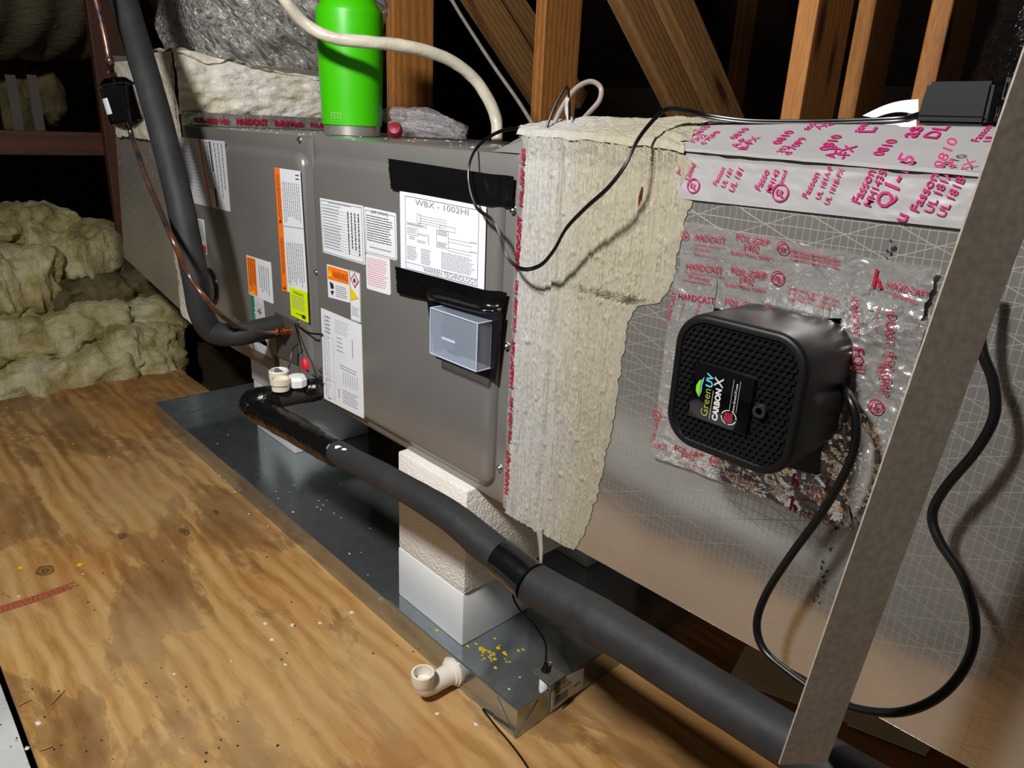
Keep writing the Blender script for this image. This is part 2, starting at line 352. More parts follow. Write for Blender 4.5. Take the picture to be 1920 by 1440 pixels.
# ------------------------------------------------------------------ lettering
_tc = {}
def glyphs(s, bold=0.0, fine=2):
    key = (s, bold, fine)
    if key not in _tc:
        c = bpy.data.curves.new('lettering', 'FONT'); c.body = s; c.size = 1; c.offset = bold; c.resolution_u = fine
        o = bpy.data.objects.new('lettering', c); COL.objects.link(o); bpy.context.view_layer.update()
        me = o.to_mesh(); v = np.array([q.co[:2] for q in me.vertices]) if len(me.vertices) else np.zeros((1, 2)); f = [tuple(p.vertices) for p in me.polygons]
        o.to_mesh_clear(); bpy.data.objects.remove(o); bpy.data.curves.remove(c); _tc[key] = (v, f)
    return _tc[key]
def text(mb, s, A, B, nrm=(0, -1, 0), off=.0004, k=0, vs=1.0, bold=.02, slant=0, disp=None):
    """letters from baseline point A to baseline point B on the plane of normal nrm"""
    v, f = glyphs(s, bold); A = np.array(plainv(A)); B = np.array(plainv(B)); L = np.linalg.norm(B-A)
    w = max(v[:, 0].max()-v[:, 0].min(), 1e-6); sc = L/w; u = (B-A)/L; nn = np.array(nrm, float); nn /= np.linalg.norm(nn); up = np.cross(nn, u); up /= np.linalg.norm(up)
    X = (v[:, 0]-v[:, 0].min())*sc; Y = v[:, 1]*sc*vs
    P = A+np.outer(X+Y*slant, u)+np.outer(Y, up)+nn*off
    if disp is not None: P = P+np.outer(disp(P[:, 0], P[:, 2]), nn)
    mb.cur = k; mb.add(P.tolist(), f)
def uvq(C):   # bilinear frame from TL, TR, BR, BL
    C = [np.array(plainv(c)) for c in C]
    return lambda u, v: (C[3]*(1-u)+C[2]*u)*(1-v)+(C[0]*(1-u)+C[1]*u)*v
def sticker(name, parent, px, y, base, items=(), label=None, rnd=.0, plane='y'):
    Q = [on(a, b, **{plane: y}) for a, b in px]; F = uvq(Q); nr = np.array((0, -1, 0) if plane == 'y' else (1, 0, 0)); mats = [base]; mb = MB()
    t = .0005
    W_, H_ = np.linalg.norm(Q[1]-Q[0]), np.linalg.norm(Q[3]-Q[0]); loop = []
    r = rnd if rnd else .0015
    for cu, cv, a0 in ((1, 1, 0), (0, 1, 90), (0, 0, 180), (1, 0, 270)):
        for k in range(4):
            a = radians(a0+k*30); uu = (1-r/W_ if cu else r/W_)+cos(a)*r/W_; v2 = (1-r/H_ if cv else r/H_)+sin(a)*r/H_; loop.append(F(uu, v2))
    n_ = len(loop); mb.add([p+nr*t for p in loop]+loop, [tuple(range(n_))]+[(k, (k+1) % n_, n_+(k+1) % n_, n_+k) for k in range(n_)])
    rs = random.Random(name+str(px))
    for it in items:
        mt = it[-1]
        if mt not in mats: mats.append(mt)
        mb.cur = mats.index(mt); lay = t+.0002+.00015*mb.cur
        if it[0] == 'rect':
            _, a, b, c, d, _m = it; mb.quad(*[F(*q)+nr*lay for q in ((a, b), (c, b), (c, d), (a, d))])
        elif it[0] == 'frame':
            _, a, b, c, d, w, _m = it
            for q in ((a, b, c, b+w), (a, d-w, c, d), (a, b, a+w*H_/W_, d), (c-w*H_/W_, b, c, d)):
                mb.quad(*[F(*z)+nr*lay for z in ((q[0], q[1]), (q[2], q[1]), (q[2], q[3]), (q[0], q[3]))])
        elif it[0] == 'lines':   # rows of tiny word marks
            _, a, b, c, d, nl, _m = it
            for i in range(nl):
                yv = d-(i+.5)*(d-b)/nl; h = (d-b)/nl*.16; x = a; end = a+(c-a)*rs.uniform(.8, 1)
                while x < end:
                    wd = (c-a)*rs.uniform(.03, .1); e = min(x+wd, end); mb.quad(*[F(*q)+nr*lay for q in ((x, yv-h), (e, yv-h), (e, yv+h), (x, yv+h))]); x = e+(c-a)*.015
        elif it[0] == 'vlines':
            _, a, b, c, d, nl, _m = it
            for i in range(nl):
                xv = a+(i+.5)*(c-a)/nl; h = (c-a)/nl*.15; x = d; end = d-(d-b)*rs.uniform(.8, 1)
                while x > end:
                    e = max(x-(d-b)*rs.uniform(.03, .1), end); mb.quad(*[F(*q)+nr*lay for q in ((xv-h, e), (xv+h, e), (xv+h, x), (xv-h, x))]); x = e-(d-b)*.015
        elif it[0] == 'poly':
            mb.add([F(*q)+nr*lay for q in it[1]], [tuple(range(len(it[1])))])
        elif it[0] == 'text':
            _, s_, a, b, c, d, vs_, _m = it; text(mb, s_, F(a, b), F(c, d), nr, lay, mb.cur, vs_, .0)
    o = mb.build(name, mats, parent)
    if label: o['label'] = label
    return o

# =================================================================== THE PLACE
b = MB(); b.box((-1.875, -.63, -.018), (1.7, .135, 0)); tag(b.build('floor', 'plywood'), kind='structure')
b = MB(); b.box((-1.45, .137, -.018), (1.9, 1.5, 0)); tag(b.build('floor', 'plywood'), kind='structure')
b = MB(); b.box((-6.6, -3, -.2), (3, 5, -.16)); tag(b.build('floor', 'subfloor'), kind='structure')
b = MB(); b.grid(lambda U, V: (-.75+U*.9, -.635-V*.5, -.06+.01*fbm(U*6, V*6)), 30, 20); o = b.build('vapour_sheet', 'membrane', smooth=True); tag(o, 'grey white sheet below the edge of the plywood in the lower left corner', 'sheet')
b = MB(); b.box((-6.5, -3, -.2), (-6.4, 5, 3)); tag(b.build('wall_left', 'subfloor'), kind='structure')
b = MB(); b.box((-6.5, 4.6, -.2), (3, 4.7, 3)); tag(b.build('wall_back', 'subfloor'), kind='structure')
b = MB(); b.hexa([(-6.5, 4.7, 1.2), (3, 4.7, 1.2), (3, -3, 4.2), (-6.5, -3, 4.2)], [(-6.5, 4.7, 1.23), (3, 4.7, 1.23), (3, -3, 4.23), (-6.5, -3, 4.23)]); tag(b.build('ceiling', 'subfloor'), kind='structure')
for k, yj in enumerate((-2.2, -1.3, .30, .95, 1.7, 2.5)):
    b = MB(); b.box((-6, yj, -.16), (-1.46 if yj > .1 else -1.9, yj+.04, -.02)); tag(b.build('floor_joist', 'subfloor'), 'dark joist in the gap at the edge of the plywood behind the insulation', 'joist', 'joists left of the plywood')

# ------------------------------------------------------------------ upright truss posts
def post(px, py, d, lab, dep=.14, th=.038, mat='wood_z', z0=0, z1=2.1, name='truss_post'):
    q = on(px, py, d=d); b = MB(); b.box((q[0], q[1], z0), (q[0]+th, q[1]+dep, z1), .003)
    return tag(b.build(name, mat), lab, 'post')
post(724, 120, 2.05, 'upright wooden truss post just right of the green bottle')
post(1000, 100, 1.92, 'upright wooden truss post with a knot above the foil corner of the duct')
post(1483, 90, 1.3, 'upright wooden truss post, bright narrow edge, right of the crossing diagonals')
post(1594, 90, 1.62, 'thinner looking upright post between the two bright ones near the black adapter')
post(1728, 90, 1.38, 'upright wooden truss post directly behind the black power adapter')
post(1375, 60, 2.9, 'dim far upright post behind the diagonal braces', dep=.09)
b = MB(); b.box((-2.3, .1, -.16), (-2.262, .24, 2.2), .003); o = b.build('truss_post', 'wood_old'); tag(o, 'reddish upright post at the left behind the filter drier', 'post')
q0, q1 = on(182, 265, x=-2.32), on(0, 262, x=-2.32)
b = MB(); b.box((-2.36, q1[1]-.6, q0[2]-.05), (-2.32, q0[1]+.05, q0[2]+.03), .003); tag(b.build('cross_rail', 'wood_dimy'), 'reddish level board running off the left edge above the insulation', 'board')
for i, (px, t, bt, lab) in enumerate(((2, 140, 232, 'grey thin upright strip at the far left, left one of a pair'), (42, 140, 232, 'grey thin upright strip at the far left, right one of a pair'))):
    a = on(px, t, x=-2.42); c = on(px, bt, x=-2.42); b = MB(); b.box((-2.365, a[1], q0[2]-.03), (-2.3605, a[1]+.03, a[2])); tag(b.build('hanger_strip', 'dark_strip'), lab, 'strip')
def diag(pA, pB, X, wd, lab, th=.038, mat='wood_y'):
    a, c = on(*pA, x=X), on(*pB, x=X); dd = (a-c)/np.linalg.norm(a-c); a = a+dd*.6; c = c-dd*.25; nrm = np.array([0, dd[2], -dd[1]]); nrm = nrm if nrm[1] > 0 else -nrm
    b = MB(); b.hexa([c, c+[th, 0, 0], c+[th, 0, 0]+nrm*wd, c+nrm*wd], [a, a+[th, 0, 0], a+[th, 0, 0]+nrm*wd, a+nrm*wd]); an = atan2(dd[1], dd[2]); key = 'web_%d' % int(an*100)
    if key not in M: M[key] = lumber('lumber_'+key, 'z', '#6e4a26', '#a67c4a', an)
    return tag(b.build('truss_web', key), lab, 'brace')
diag((1138, 0), (1248, 215), -.40, .089, 'brown diagonal brace with a bright lower edge right of the tube loop')
diag((1222, 0), (1318, 200), -.32, .07, 'second, paler diagonal brace right beside the brown one')
diag((862, 0), (985, 185), -1.02, .089, 'diagonal brace with a bright edge behind the thin grey cable')
diag((930, 0), (1000, 100), -1.06, .06, 'short far diagonal brace meeting the knotted post near the top')

# ------------------------------------------------------------------ insulation batts
def batt(c, sz, rz, lab, mat='fibre', seed=0, tilt=0):
    U, V = np.meshgrid(np.linspace(0, 1, 64), np.linspace(0, 1, 40)); b = MB()
    def fn(U, V):
        a = U*2*pi; h = (V-.5)*2; se = lambda t, p: np.sign(t)*np.abs(t)**p
        rr = (1-np.abs(h)**6)**.5*.98+.02
        x = se(np.cos(a), .6)*rr; z = se(np.sin(a), .6)*rr; y = h
        nz = fbm(x*1.3+y*2.5*sz[1]/.3+seed, z*1.3+y*1.7*sz[1]/.3, 5, seed); rg = ridge(x*1.2+y*2+seed, z*1.5-y*1.3, seed)
        k = 1+.45*nz+.12*rg
        x, y, z = x*sz[0]/2*k, y*sz[1]/2*(1+.1*nz), z*sz[2]/2*k
        y2 = y*cos(tilt)-z*sin(tilt); z2 = y*sin(tilt)+z*cos(tilt)
        return (c[0]+x*cos(rz)-y2*sin(rz), c[1]+x*sin(rz)+y2*cos(rz), c[2]+z2)
    b.grid(fn, 90, 70)
    return tag(b.build('insulation_batt', mat, smooth=True, ang=180), lab, 'insulation')
batt((-2.02, -.12, -.02), (.3, .66, .2), .0, 'pale yellow torn batt lowest in the pile along the plywood edge', seed=1)
batt((-1.99, .06, .07), (.16, .30, .14), .35, 'short torn yellow roll end lying on the lowest batt', seed=2)
batt((-2.15, -.16, .13), (.26, .9, .17), .05, 'long rolled batt in the second layer above the plywood edge', 'fibre', 3)
batt((-2.3, .02, .22), (.35, .8, .16), -.05, 'dusty flattened batt with dark holes in the middle of the pile', 'fibre_dusty_dim', 4, .05)
batt((-2.25, -.3, .30), (.3, .36, .22), .3, 'plump yellow batt at the left edge in the middle of the pile', 'fibre', 5)
batt((-2.35, -.02, .35), (.3, .32, .22), -.4, 'folded yellow batt beside the foot of the reddish post', 'fibre', 6)
batt((-2.45, -.20, .45), (.3, .42, .16), .2, 'rounded batt on top of the pile of insulation', 'fibre', 7)
batt((-2.62, -.34, .78), (.14, .34, .5), .1, 'dim batt standing upright below the level board', 'fibre_dusty_dim', 8)
batt((-2.9, -.1, .90), (.15, .5, .28), .1, 'dim batt above the level board near the dark duct', 'fibre_dusty_dim', 9)
batt((-2.1, .5, -.08), (.7, .4, .12), .1, 'dark dusty batt between the joists behind the drain pan', 'fibre_dusty_dim', 10)

# ------------------------------------------------------------------ flexible ducts
def flex(name, pts, r, mat, lab, wr=.06, seed=0, nring=60, seg=90, rib=.0):
    P = np.array(crv(pts, nring//(len(pts)-1))); n = len(P); b = MB()
    T = np.gradient(P, axis=0); T /= np.linalg.norm(T, axis=1)[:, None]; A = np.cross(T[0], [0, 0, 1.]); A /= np.linalg.norm(A); Av = []
    for i in range(n): A = A-T[i]*(A@T[i]); A /= np.linalg.norm(A); Av.append(A)
    Av = np.array(Av); Bv = np.cross(T, Av)
    t, a = np.meshgrid(np.linspace(0, 1, n), np.linspace(0, 2*pi, seg), indexing='ij')
    nz = ridge(np.cos(a)*3+t*6+9, np.sin(a)*3+t*3.5, seed)*.6+fbm(np.cos(a)*2.2+t*3, np.sin(a)*2.2-t*2, 4, seed)
    rr = (np.interp(t, np.linspace(0, 1, len(r)), r) if not np.isscalar(r) else r)*(1+wr*nz+rib*np.sin(t*n*.9))
    V = P[:, None]+Av[:, None]*(np.cos(a)*rr)[..., None]+Bv[:, None]*(np.sin(a)*rr)[..., None]
    i, j = np.meshgrid(np.arange(n-1), np.arange(seg-1), indexing='ij'); q = (i*seg+j).ravel()
    b.add(V.reshape(-1, 3).tolist(), np.stack([q, q+1, q+seg+1, q+seg], -1).tolist())
    return tag(b.build(name, mat, smooth=True, ang=180), lab, 'duct')
flex('flexible_duct', [(-1.52, .36, .95), (-1.50, .40, 1.10), (-1.44, .50, 1.3), (-1.38, .62, 1.6)], [.25, .31, .31, .30], 'jacket', 'silver jacketed flexible duct with wrinkles rising behind the green bottle', .13, 2, 80, 150)
flex('flexible_duct', [(-3.0, .42, 1.42), (-2.72, -.02, 1.36), (-2.4, -.55, 1.32), (-1.95, -1.2, 1.3)], .32, 'film_dusty', 'dusty dark flexible duct hanging in the top left corner', .05, 4, 70, 80, .03)
p0 = on(1985, 175, d=1.25); flex('flexible_duct', [p0+[0, 0, -.02], p0+[.0, .04, .14], p0+[.03, .12, .32], p0+[.06, .2, .7]], [.13, .135, .14, .14], 'film', 'glossy black jacketed flexible duct behind the black power adapter', .10, 6, 60, 90)

# ------------------------------------------------------------------ return plenum (left of the cabinet)
t = thing('return_plenum', (-1.55, .28, .31), 'foil faced plenum box with white sealant edges left of the grey cabinet', 'plenum')
b = MB(); fr = [(-1.225, .004, .312), (-1.87, .004, .415), (-1.74, .004, 1.02), (-1.225, .004, 1.0)]; bk = [(x, .56, z) for x, y, z in fr]
b.add(fr+bk, [(0, 1, 2, 3), (7, 6, 5, 4), (0, 4, 5, 1), (1, 5, 6, 2), (2, 6, 7, 3), (3, 7, 4, 0)]); b.build('foil_board', 'foil_plenum', t)
b = MB()
b.grid(lambda U, V: (-1.224-(.165+.02*fbm(V*7, V*0+2))*U, .002-.007*(1-U**6)+.004*fbm(U*8, V*40), .314+V*.70+U*.018*(1-V)), 24, 120)
b.grid(lambda U, V: (-1.23-.51*U, .001-.008+.004*fbm(U*20, V*20), .80+.20*V+.03*fbm(U*6, V*0, 3)*(1-V)), 90, 30)
b.grid(lambda U, V: (-1.222+.012*(1-(2*V-1)**4)+.012*fbm(U*14, V*8, 5), -.004+U*.58, .872+V*(.145-.06*U)+.012*fbm(U*6, V*0+1, 3)*V), 120, 40)
b.grid(lambda U, V: (-1.21-V*.28, -.004+U*.58, 1.015-.065*U+.03*fbm(U*8, V*6, 4)), 60, 30)
b.build('sealant_coating', 'mastic_b', t, True, 180)
b = MB(); b.grid(lambda U, V: (-1.216+.004*ridge(U*20, V*3), .0+U*.56, .846+V*.032), 90, 8); b.build('foil_tape', 'foil_crumpled', t, True, 180)
b = MB()
for k in range(5): text(b, ('FOIL-GRIP 1402', 'HARDCAST', 'Rolled Mastic')[k % 3], (-1.2105, .03+k*.105, .853), (-1.2105, .115+k*.105, .853), (1, 0, 0), .001, 0, 1.3, .05)
o = b.build('tape_print', 'tape_red', t); o['kind'] = 'stuff'

# ------------------------------------------------------------------ air handler
AH = thing('air_handler', (-.61, .28, .315), 'grey horizontal air handler cabinet covered with printed labels', 'air handler')
XS = -.564; ZB, ZT = .315, .845
b = MB(); b.box((-1.222, .012, ZB), (-.0005, .555, ZT), .003); b.build('cabinet', 'cabinet', AH, True, 30)
def door(x0, x1, ml, mr, mt, mbm, name='door'):
    def rl(a0, a1, c0, c1, r, y):
        out = []
        for cx, cz, st in ((a1-r, c1-r, 0), (a0+r, c1-r, 90), (a0+r, c0+r, 180), (a1-r, c0+r, 270)):
            for k in range(9): a = radians(st+k*90/8); out.append((cx+r*cos(a), y, cz+r*sin(a)))
        return out
    loops = [rl(x0, x1, ZB, ZT, .004, .014), rl(x0, x1, ZB, ZT, .004, .001), rl(x0+.001, x1-.001, ZB+.001, ZT-.001, .004, 0)]
    h = .014
    for k in range(0, 7):
        a = k*pi/2/6; ins = .016*(1-cos(a)) if False else .016*sin(a/1.0)*.0+.018*(1-cos(a)); yy = -h*sin(a)
        loops.append(rl(x0+ml+ins, x1-mr-ins, ZB+mbm+ins, ZT-mt-ins, .026-ins*.4, yy))
    b = MB(); n_ = len(loops[0]); vs = [p for l in loops for p in l]; fs = []
    for i in range(len(loops)-1):
        fs += [(i*n_+k, i*n_+(k+1) % n_, (i+1)*n_+(k+1) % n_, (i+1)*n_+k) for k in range(n_)]
    fs.append(tuple((len(loops)-1)*n_+k for k in range(n_))); b.add(vs, fs)
    return b.build(name, 'cabinet', AH, True, 50)
door(-1.222, XS-.0015, .006, .022, .03, .012)
door(XS+.0015, -.001, .008, .022, .03, .018)
YL = -.0143
def screw(px, py, y=0.0):
    q = on(px, py, y=y); b = MB(); b.lathe([(.0, 0), (.0062, 0), (.0062, .0012), (.0042, .0014), (.0040, .005), (.0025, .0062), (.0, .0062)], q, (0, -1, 0), 8, False); return b.build('screw', 'screw', AH, True)
for s_ in ((563, 262), (594, 510), (964, 395), (938, 878), (952, 650, ), (603, 694)): screw(*s_)
screw(488, 642, YL) if 0 else screw(489, 583, YL); screw(559, 604, YL)
L = 'white_label'
sticker('rating_label', AH, ((318, 255), (421, 265), (432, 397), (352, 378)), YL, 'white_label_b', [('lines', .08, .1, .5, .92, 16, 'print_light'), ('rect', .555, .0, .59, 1, 'print_orange'), ('vlines', .61, .15, .98, .97, 6, 'print_grey'), ('rect', .74, .55, .76, .98, 'print_black'), ('rect', .72, .02, .75, .3, 'print_black')], 'grey white rating label with an orange stripe')
sticker('warning_label', AH, ((360, 407), (382, 412), (389, 478), (367, 470)), YL, L, [('vlines', .3, .3, .9, .95, 4, 'print_grey'), ('rect', .1, .02, .95, .25, 'print_red'), ('rect', .3, .08, .7, .2, 'print_black')], 'small white label with a red foot')
sticker('warning_label', AH, ((515, 314), (563, 321), (577, 552), (530, 546)), YL, L, [('rect', .0, .0, .21, 1, 'print_orange'), ('rect', .0, .545, 1, .55, 'print_grey'), ('vlines', .26, .57, .95, .9, 9, 'print_grey'), ('vlines', .27, .05, .95, .42, 9, 'print_grey'), ('vlines', .05, .58, .18, .95, 2, 'print_black'), ('vlines', .05, .1, .18, .45, 2, 'print_black'), ('lines', .82, .92, .95, .98, 2, 'print_black'), ('poly', ((.05, .57), (.17, .57), (.11, .6)), 'print_black'), ('poly', ((.05, .02), (.17, .02), (.11, .05)), 'print_black')], 'tall white label with an orange left band')
sticker('warning_label', AH, ((462, 478), (508, 492), (513, 570), (467, 551)), YL, L, [('rect', .02, .03, .38, .97, 'print_orange'), ('vlines', .05, .2, .36, .94, 4, 'print_black'), ('vlines', .48, .15, .92, .85, 5, 'print_grey'), ('poly', ((.06, .05), (.34, .05), (.2, .14)), 'print_yellow')], 'white label with orange half and tiny print')
sticker('notice_label', AH, ((470, 553), (494, 562), (502, 650), (478, 640)), YL, 'white_label_b', [('rect', .0, .0, .28, 1, 'print_green'), ('vlines', .35, .1, .95, .9, 4, 'print_light'), ('text', 'NOTICE', .2, .75, .2, .1, 1, 'white_label')], 'white label with a green left edge')
sticker('notice_label', AH, ((437, 591), (500, 640), (512, 672), (448, 640)), YL, 'white_label_b', [('lines', .1, .1, .9, .9, 6, 'print_light'), ('rect', .45, .0, .5, 1, 'print_red')], 'white label partly behind the black pipe')
sticker('caution_label', AH, ((543, 538), (576, 548), (579, 606), (546, 591)), YL-.0012, 'hivis', [('text', 'WARNING', .22, .83, .8, .8, .9, 'print_black'), ('lines', .1, .3, .92, .78, 9, 'print_grey'), ('lines', .3, .12, .7, .2, 1, 'print_black'), ('rect', .65, .08, .85, .2, 'print_black')], 'bright yellow label')
sticker('spec_label', AH, ((600, 371), (681, 386), (685, 497), (606, 473)), YL, L, [('frame', .02, .02, .97, .97, .012, 'print_grey'), ('lines', .06, .1, .5, .92, 15, 'print_grey'), ('vlines', .62, .06, .93, .85, 4, 'print_black'), ('lines', .2, .93, .8, .96, 1, 'print_black')]+[('rect', .04, .12+k*.05, .93, .124+k*.05, 'print_light') for k in range(15)], 'white table label')
sticker('caution_label', AH, ((682, 387), (743, 400), (745, 489), (686, 474)), YL, L, [('frame', .03, .03, .97, .94, .012, 'print_grey'), ('lines', .08, .28, .92, .86, 11, 'print_black'), ('text', '(LIMIT CUTOUTS)', .24, .9, .76, .9, 1, 'print_black'), ('lines', .15, .12, .85, .2, 1, 'print_grey')], 'white label with round corners and black print', .004)
sticker('caution_label', AH, ((686, 475), (731, 486), (733, 554), (688, 541)), YL, L, [('lines', .05, .12, .92, .92, 13, 'print_pink')], 'white label with pink print', .004)
sticker('warning_label', AH, ((613, 495), (655, 507), (657, 568), (616, 557)), YL, L, [('rect', .04, .56, .97, .96, 'print_orange'), ('text', 'WARNING', .28, .64, .93, .64, 1.7, 'print_black'), ('poly', ((.06, .66), (.23, .66), (.145, .9)), 'print_yellow'), ('lines', .38, .08, .94, .45, 6, 'print_grey'), ('poly', ((.1, .5), (.15, .28), (.3, .32), (.26, .46)), 'print_black'), ('poly', ((.12, .22), (.3, .24), (.2, .08)), 'print_black')], 'white label headed WARNING on orange')
sticker('hazard_label', AH, ((656, 506), (675, 513), (677, 606), (658, 599)), YL, L, [('frame', .02, .01, .98, .99, .008, 'print_grey'), ('poly', ((.5, .98), (.93, .83), (.5, .67), (.07, .83)), 'print_red'), ('poly', ((.5, .95), (.82, .83), (.5, .71), (.18, .83)), 'white_label_b'), ('poly', ((.38, .79), (.62, .79), (.55, .87), (.42, .86)), 'print_black'), ('poly', ((.05, .4), (.9, .5), (.1, .68)), 'print_yellow'), ('poly', ((.25, .46), (.55, .5), (.3, .58)), 'print_black'), ('lines', .15, .1, .85, .3, 6, 'print_grey')], 'narrow label with a red diamond and a yellow triangle')
sticker('wiring_label', AH, ((602, 577), (678, 609), (683, 785), (608, 747)), YL, L, [('vlines', .05, .05, .2, .95, 3, 'print_light'), ('lines', .1, .75, .25, .95, 5, 'print_grey'), ('frame', .05, .3, .3, .72, .004, 'print_light'), ('lines', .35, .8, .7, .95, 6, 'print_light'), ('lines', .38, .6, .55, .78, 4, 'print_light'), ('vlines', .75, .6, .8, .8, 1, 'print_grey'), ('rect', .45, .47, .85, .478, 'print_grey'), ('rect', .45, .44, .85, .448, 'print_grey'), ('vlines', .5, .25, .9, .42, 7, 'print_light'), ('frame', .08, .05, .3, .25, .004, 'print_light'), ('lines', .5, .06, .88, .22, 6, 'print_grey'), ('vlines', .38, .08, .44, .2, 1, 'print_grey'), ('lines', .12, .02, .2, .05, 1, 'print_black')], 'tall white wiring diagram label')
# taped paper sheet
PQ = ((750, 357), (912, 388), (908, 545), (752, 505)); yp = -.017
pit = [('frame', .07, .03, .93, .95, .006, 'print_black'), ('text', 'WBX - 1002HI', .2, .86, .82, .86, .6, 'print_grey'), ('text', 'WARREN TECHNOLOGY', .3, .05, .92, .05, .95, 'print_grey')]
for a in (.74, .71, .68, .65): pit.append(('rect', .24, a, .58, a+.004, 'print_grey'))
pit += [('rect', .07, .115, .93, .12, 'print_grey'), ('frame', .22, .64, .27, .76, .004, 'print_grey'), ('frame', .09, .6, .34, .63, .004, 'print_grey'), ('lines', .1, .602, .33, .627, 1, 'print_grey'), ('frame', .1, .48, .23, .57, .004, 'print_grey'), ('lines', .11, .5, .22, .56, 3, 'print_grey'), ('rect', .23, .515, .36, .519, 'print_grey'), ('rect', .23, .50, .33, .504, 'print_grey'), ('rect', .36, .4, .365, .519, 'print_grey'), ('frame', .46, .4, .6, .62, .004, 'print_grey'), ('lines', .47, .55, .59, .61, 3, 'print_black'), ('lines', .47, .41, .59, .47, 3, 'print_black'), ('rect', .6, .535, .86, .539, 'print_grey'), ('rect', .6, .495, .86, .499, 'print_grey'), ('rect', .6, .42, .86, .424, 'print_grey'), ('rect', .6, .385, .86, .389, 'print_grey'), ('frame', .5, .62, .68, .68, .004, 'print_grey'), ('lines', .12, .42, .2, .47, 2, 'print_grey'), ('lines', .22, .4, .34, .44, 2, 'print_grey'), ('lines', .09, .16, .22, .34, 8, 'print_grey'), ('lines', .27, .14, .4, .34, 9, 'print_grey'), ('lines', .52, .14, .9, .36, 14, 'print_grey'), ('lines', .84, .54, .92, .56, 1, 'print_black'), ('lines', .84, .425, .92, .445, 1, 'print_black')]
sticker('paper_sheet', AH, PQ, yp, 'paper', pit, 'white paper wiring diagram held by black tape')
def tapeband(px, y0, par, lab, sag=.004, name='tape_strip', seed=1, bulge=None):
    F = uvq([on(a, b_, y=y0) for a, b_ in px]); b = MB()
    def fn(U, V):
        U2 = U+(U < .02)*.012*vn(V*18, V*0+seed)+(U > .98)*.008*vn(V*18, V*0+seed+5)
        C = [on(a, b_, y=y0) for a, b_ in px]
        P = [(C[3][k]*(1-U2)+C[2][k]*U2)*(1-V)+(C[0][k]*(1-U2)+C[1][k]*U2)*V for k in range(3)]
        P[1] = P[1]-.0012*fbm(U*6, V*2, 3, seed)-.0008
        if bulge: P[1] = P[1]-bulge(U, V)
        # drop back over the rounded right edge of the raised door
        e = np.clip((P[0]+.042)/.02, 0, 1); P[1] = P[1]+.013*e*e
        return P
    b.grid(fn, 80, 16); o = b.build(name, 'black_tape', par, True, 180); o['label'] = lab; return o
tapeband(((728, 297), (952, 331), (948, 390), (733, 354)), YL-.004, AH, 'wide black tape over the top of the paper', seed=1)
tapeband(((742, 499), (938, 551), (932, 592), (745, 556 if 0 else 549)), YL-.0055, AH, 'black tape strip under the paper, puckered on the right', seed=4, bulge=lambda U, V: .016*np.exp(-((V-.12-.1*(1-U))/.16)**2)*np.clip((U-.33)/.15, 0, 1)*(1-U*.3))
tapeband(((868, 380), (868, 380), (868, 380), (868, 380)), YL, AH, '', seed=2) if 0 else None
b = MB(); Q = [on(a, c, y=-.018) for a, c in ((800, 560), (938, 590), (924, 712), (815, 668))]; b.hexa([q+np.array([0, .006, 0]) for q in Q], Q); b.build('breaker_backplate', 'black_plastic', AH)
# clear breaker cover
x0, x1, z0, z1, yf, yb = -.135, -.024, .541, .6135, -.046, -.0185
CV = MB(); CV.box((x0, yf, z0), (x1, yf+.0015, z1)); CV.box((x0, yf+.0015, z0), (x0+.0015, yb, z1)); CV.box((x1-.0015, yf+.0015, z0), (x1, yb, z1)); CV.box((x0+.0015, yf+.0015, z1-.0015), (x1-.0015, yb, z1)); CV.box((x0+.0015, yf+.0015, z0), (x1-.0015, yb, z0+.0015))
CV.cur = 1; r_ = .0011
for s_ in (((x0, yf, z0), (x1, yf, z0)), ((x0, yf, z1), (x1, yf, z1)), ((x0, yf, z0), (x0, yf, z1)), ((x1, yf, z0), (x1, yf, z1)), ((x1, yf, z0), (x1, yb, z0)), ((x1, yf, z1), (x1, yb, z1)), ((x0, yf, z1), (x0, yb, z1))): CV.tube(s_, r_, 6)
o = CV.build('breaker_cover', ['clear', 'clear_edge'], AH); o['label'] = 'clear bluish plastic breaker cover'
b = MB(); b.box((-.120, -.034, .553), (-.088, -.0188, .606), .001); sw = b.build('breaker_switch', 'switch', AH); sw['label'] = 'black twin breaker handles inside the clear cover'
b = MB(); b.box((-.116, -.041, .578), (-.105, -.034, .592), .001); b.box((-.103, -.041, .578), (-.092, -.034, .592), .001); b.build('toggle', 'black_gloss', sw, True)
b = MB(); b.box((-.120, -.0355, .566), (-.088, -.034, .5695)); b.build('marking', 'white_plastic', sw)
b = MB(); b.box((-.118, -.0355, .5535), (-.09, -.034, .5635)); b.build('marking', 'blue_tint', sw)
# black grommet disc near the big pipe
q = on(396, 537, y=YL); b = MB(); b.lathe([(.0, 0), (.047, 0), (.047, .004), (.043, .007), (.035, .007), (.032, .003), (0, .003)], q, (0, -1, 0), 40, False); b.build('grommet', 'black_gloss', AH, True)
# service plate for the pipes
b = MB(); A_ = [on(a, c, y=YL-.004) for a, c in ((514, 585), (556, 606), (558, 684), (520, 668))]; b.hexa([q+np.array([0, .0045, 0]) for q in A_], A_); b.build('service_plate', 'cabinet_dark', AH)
b = MB(); A_ = [on(a, c, y=YL-.001) for a, c in ((514, 668), (522, 671), (527, 728), (519, 722))]; b.hexa([q+np.array([0, .0015, 0]) for q in A_], A_); b.build('slot', 'black_plastic', AH)

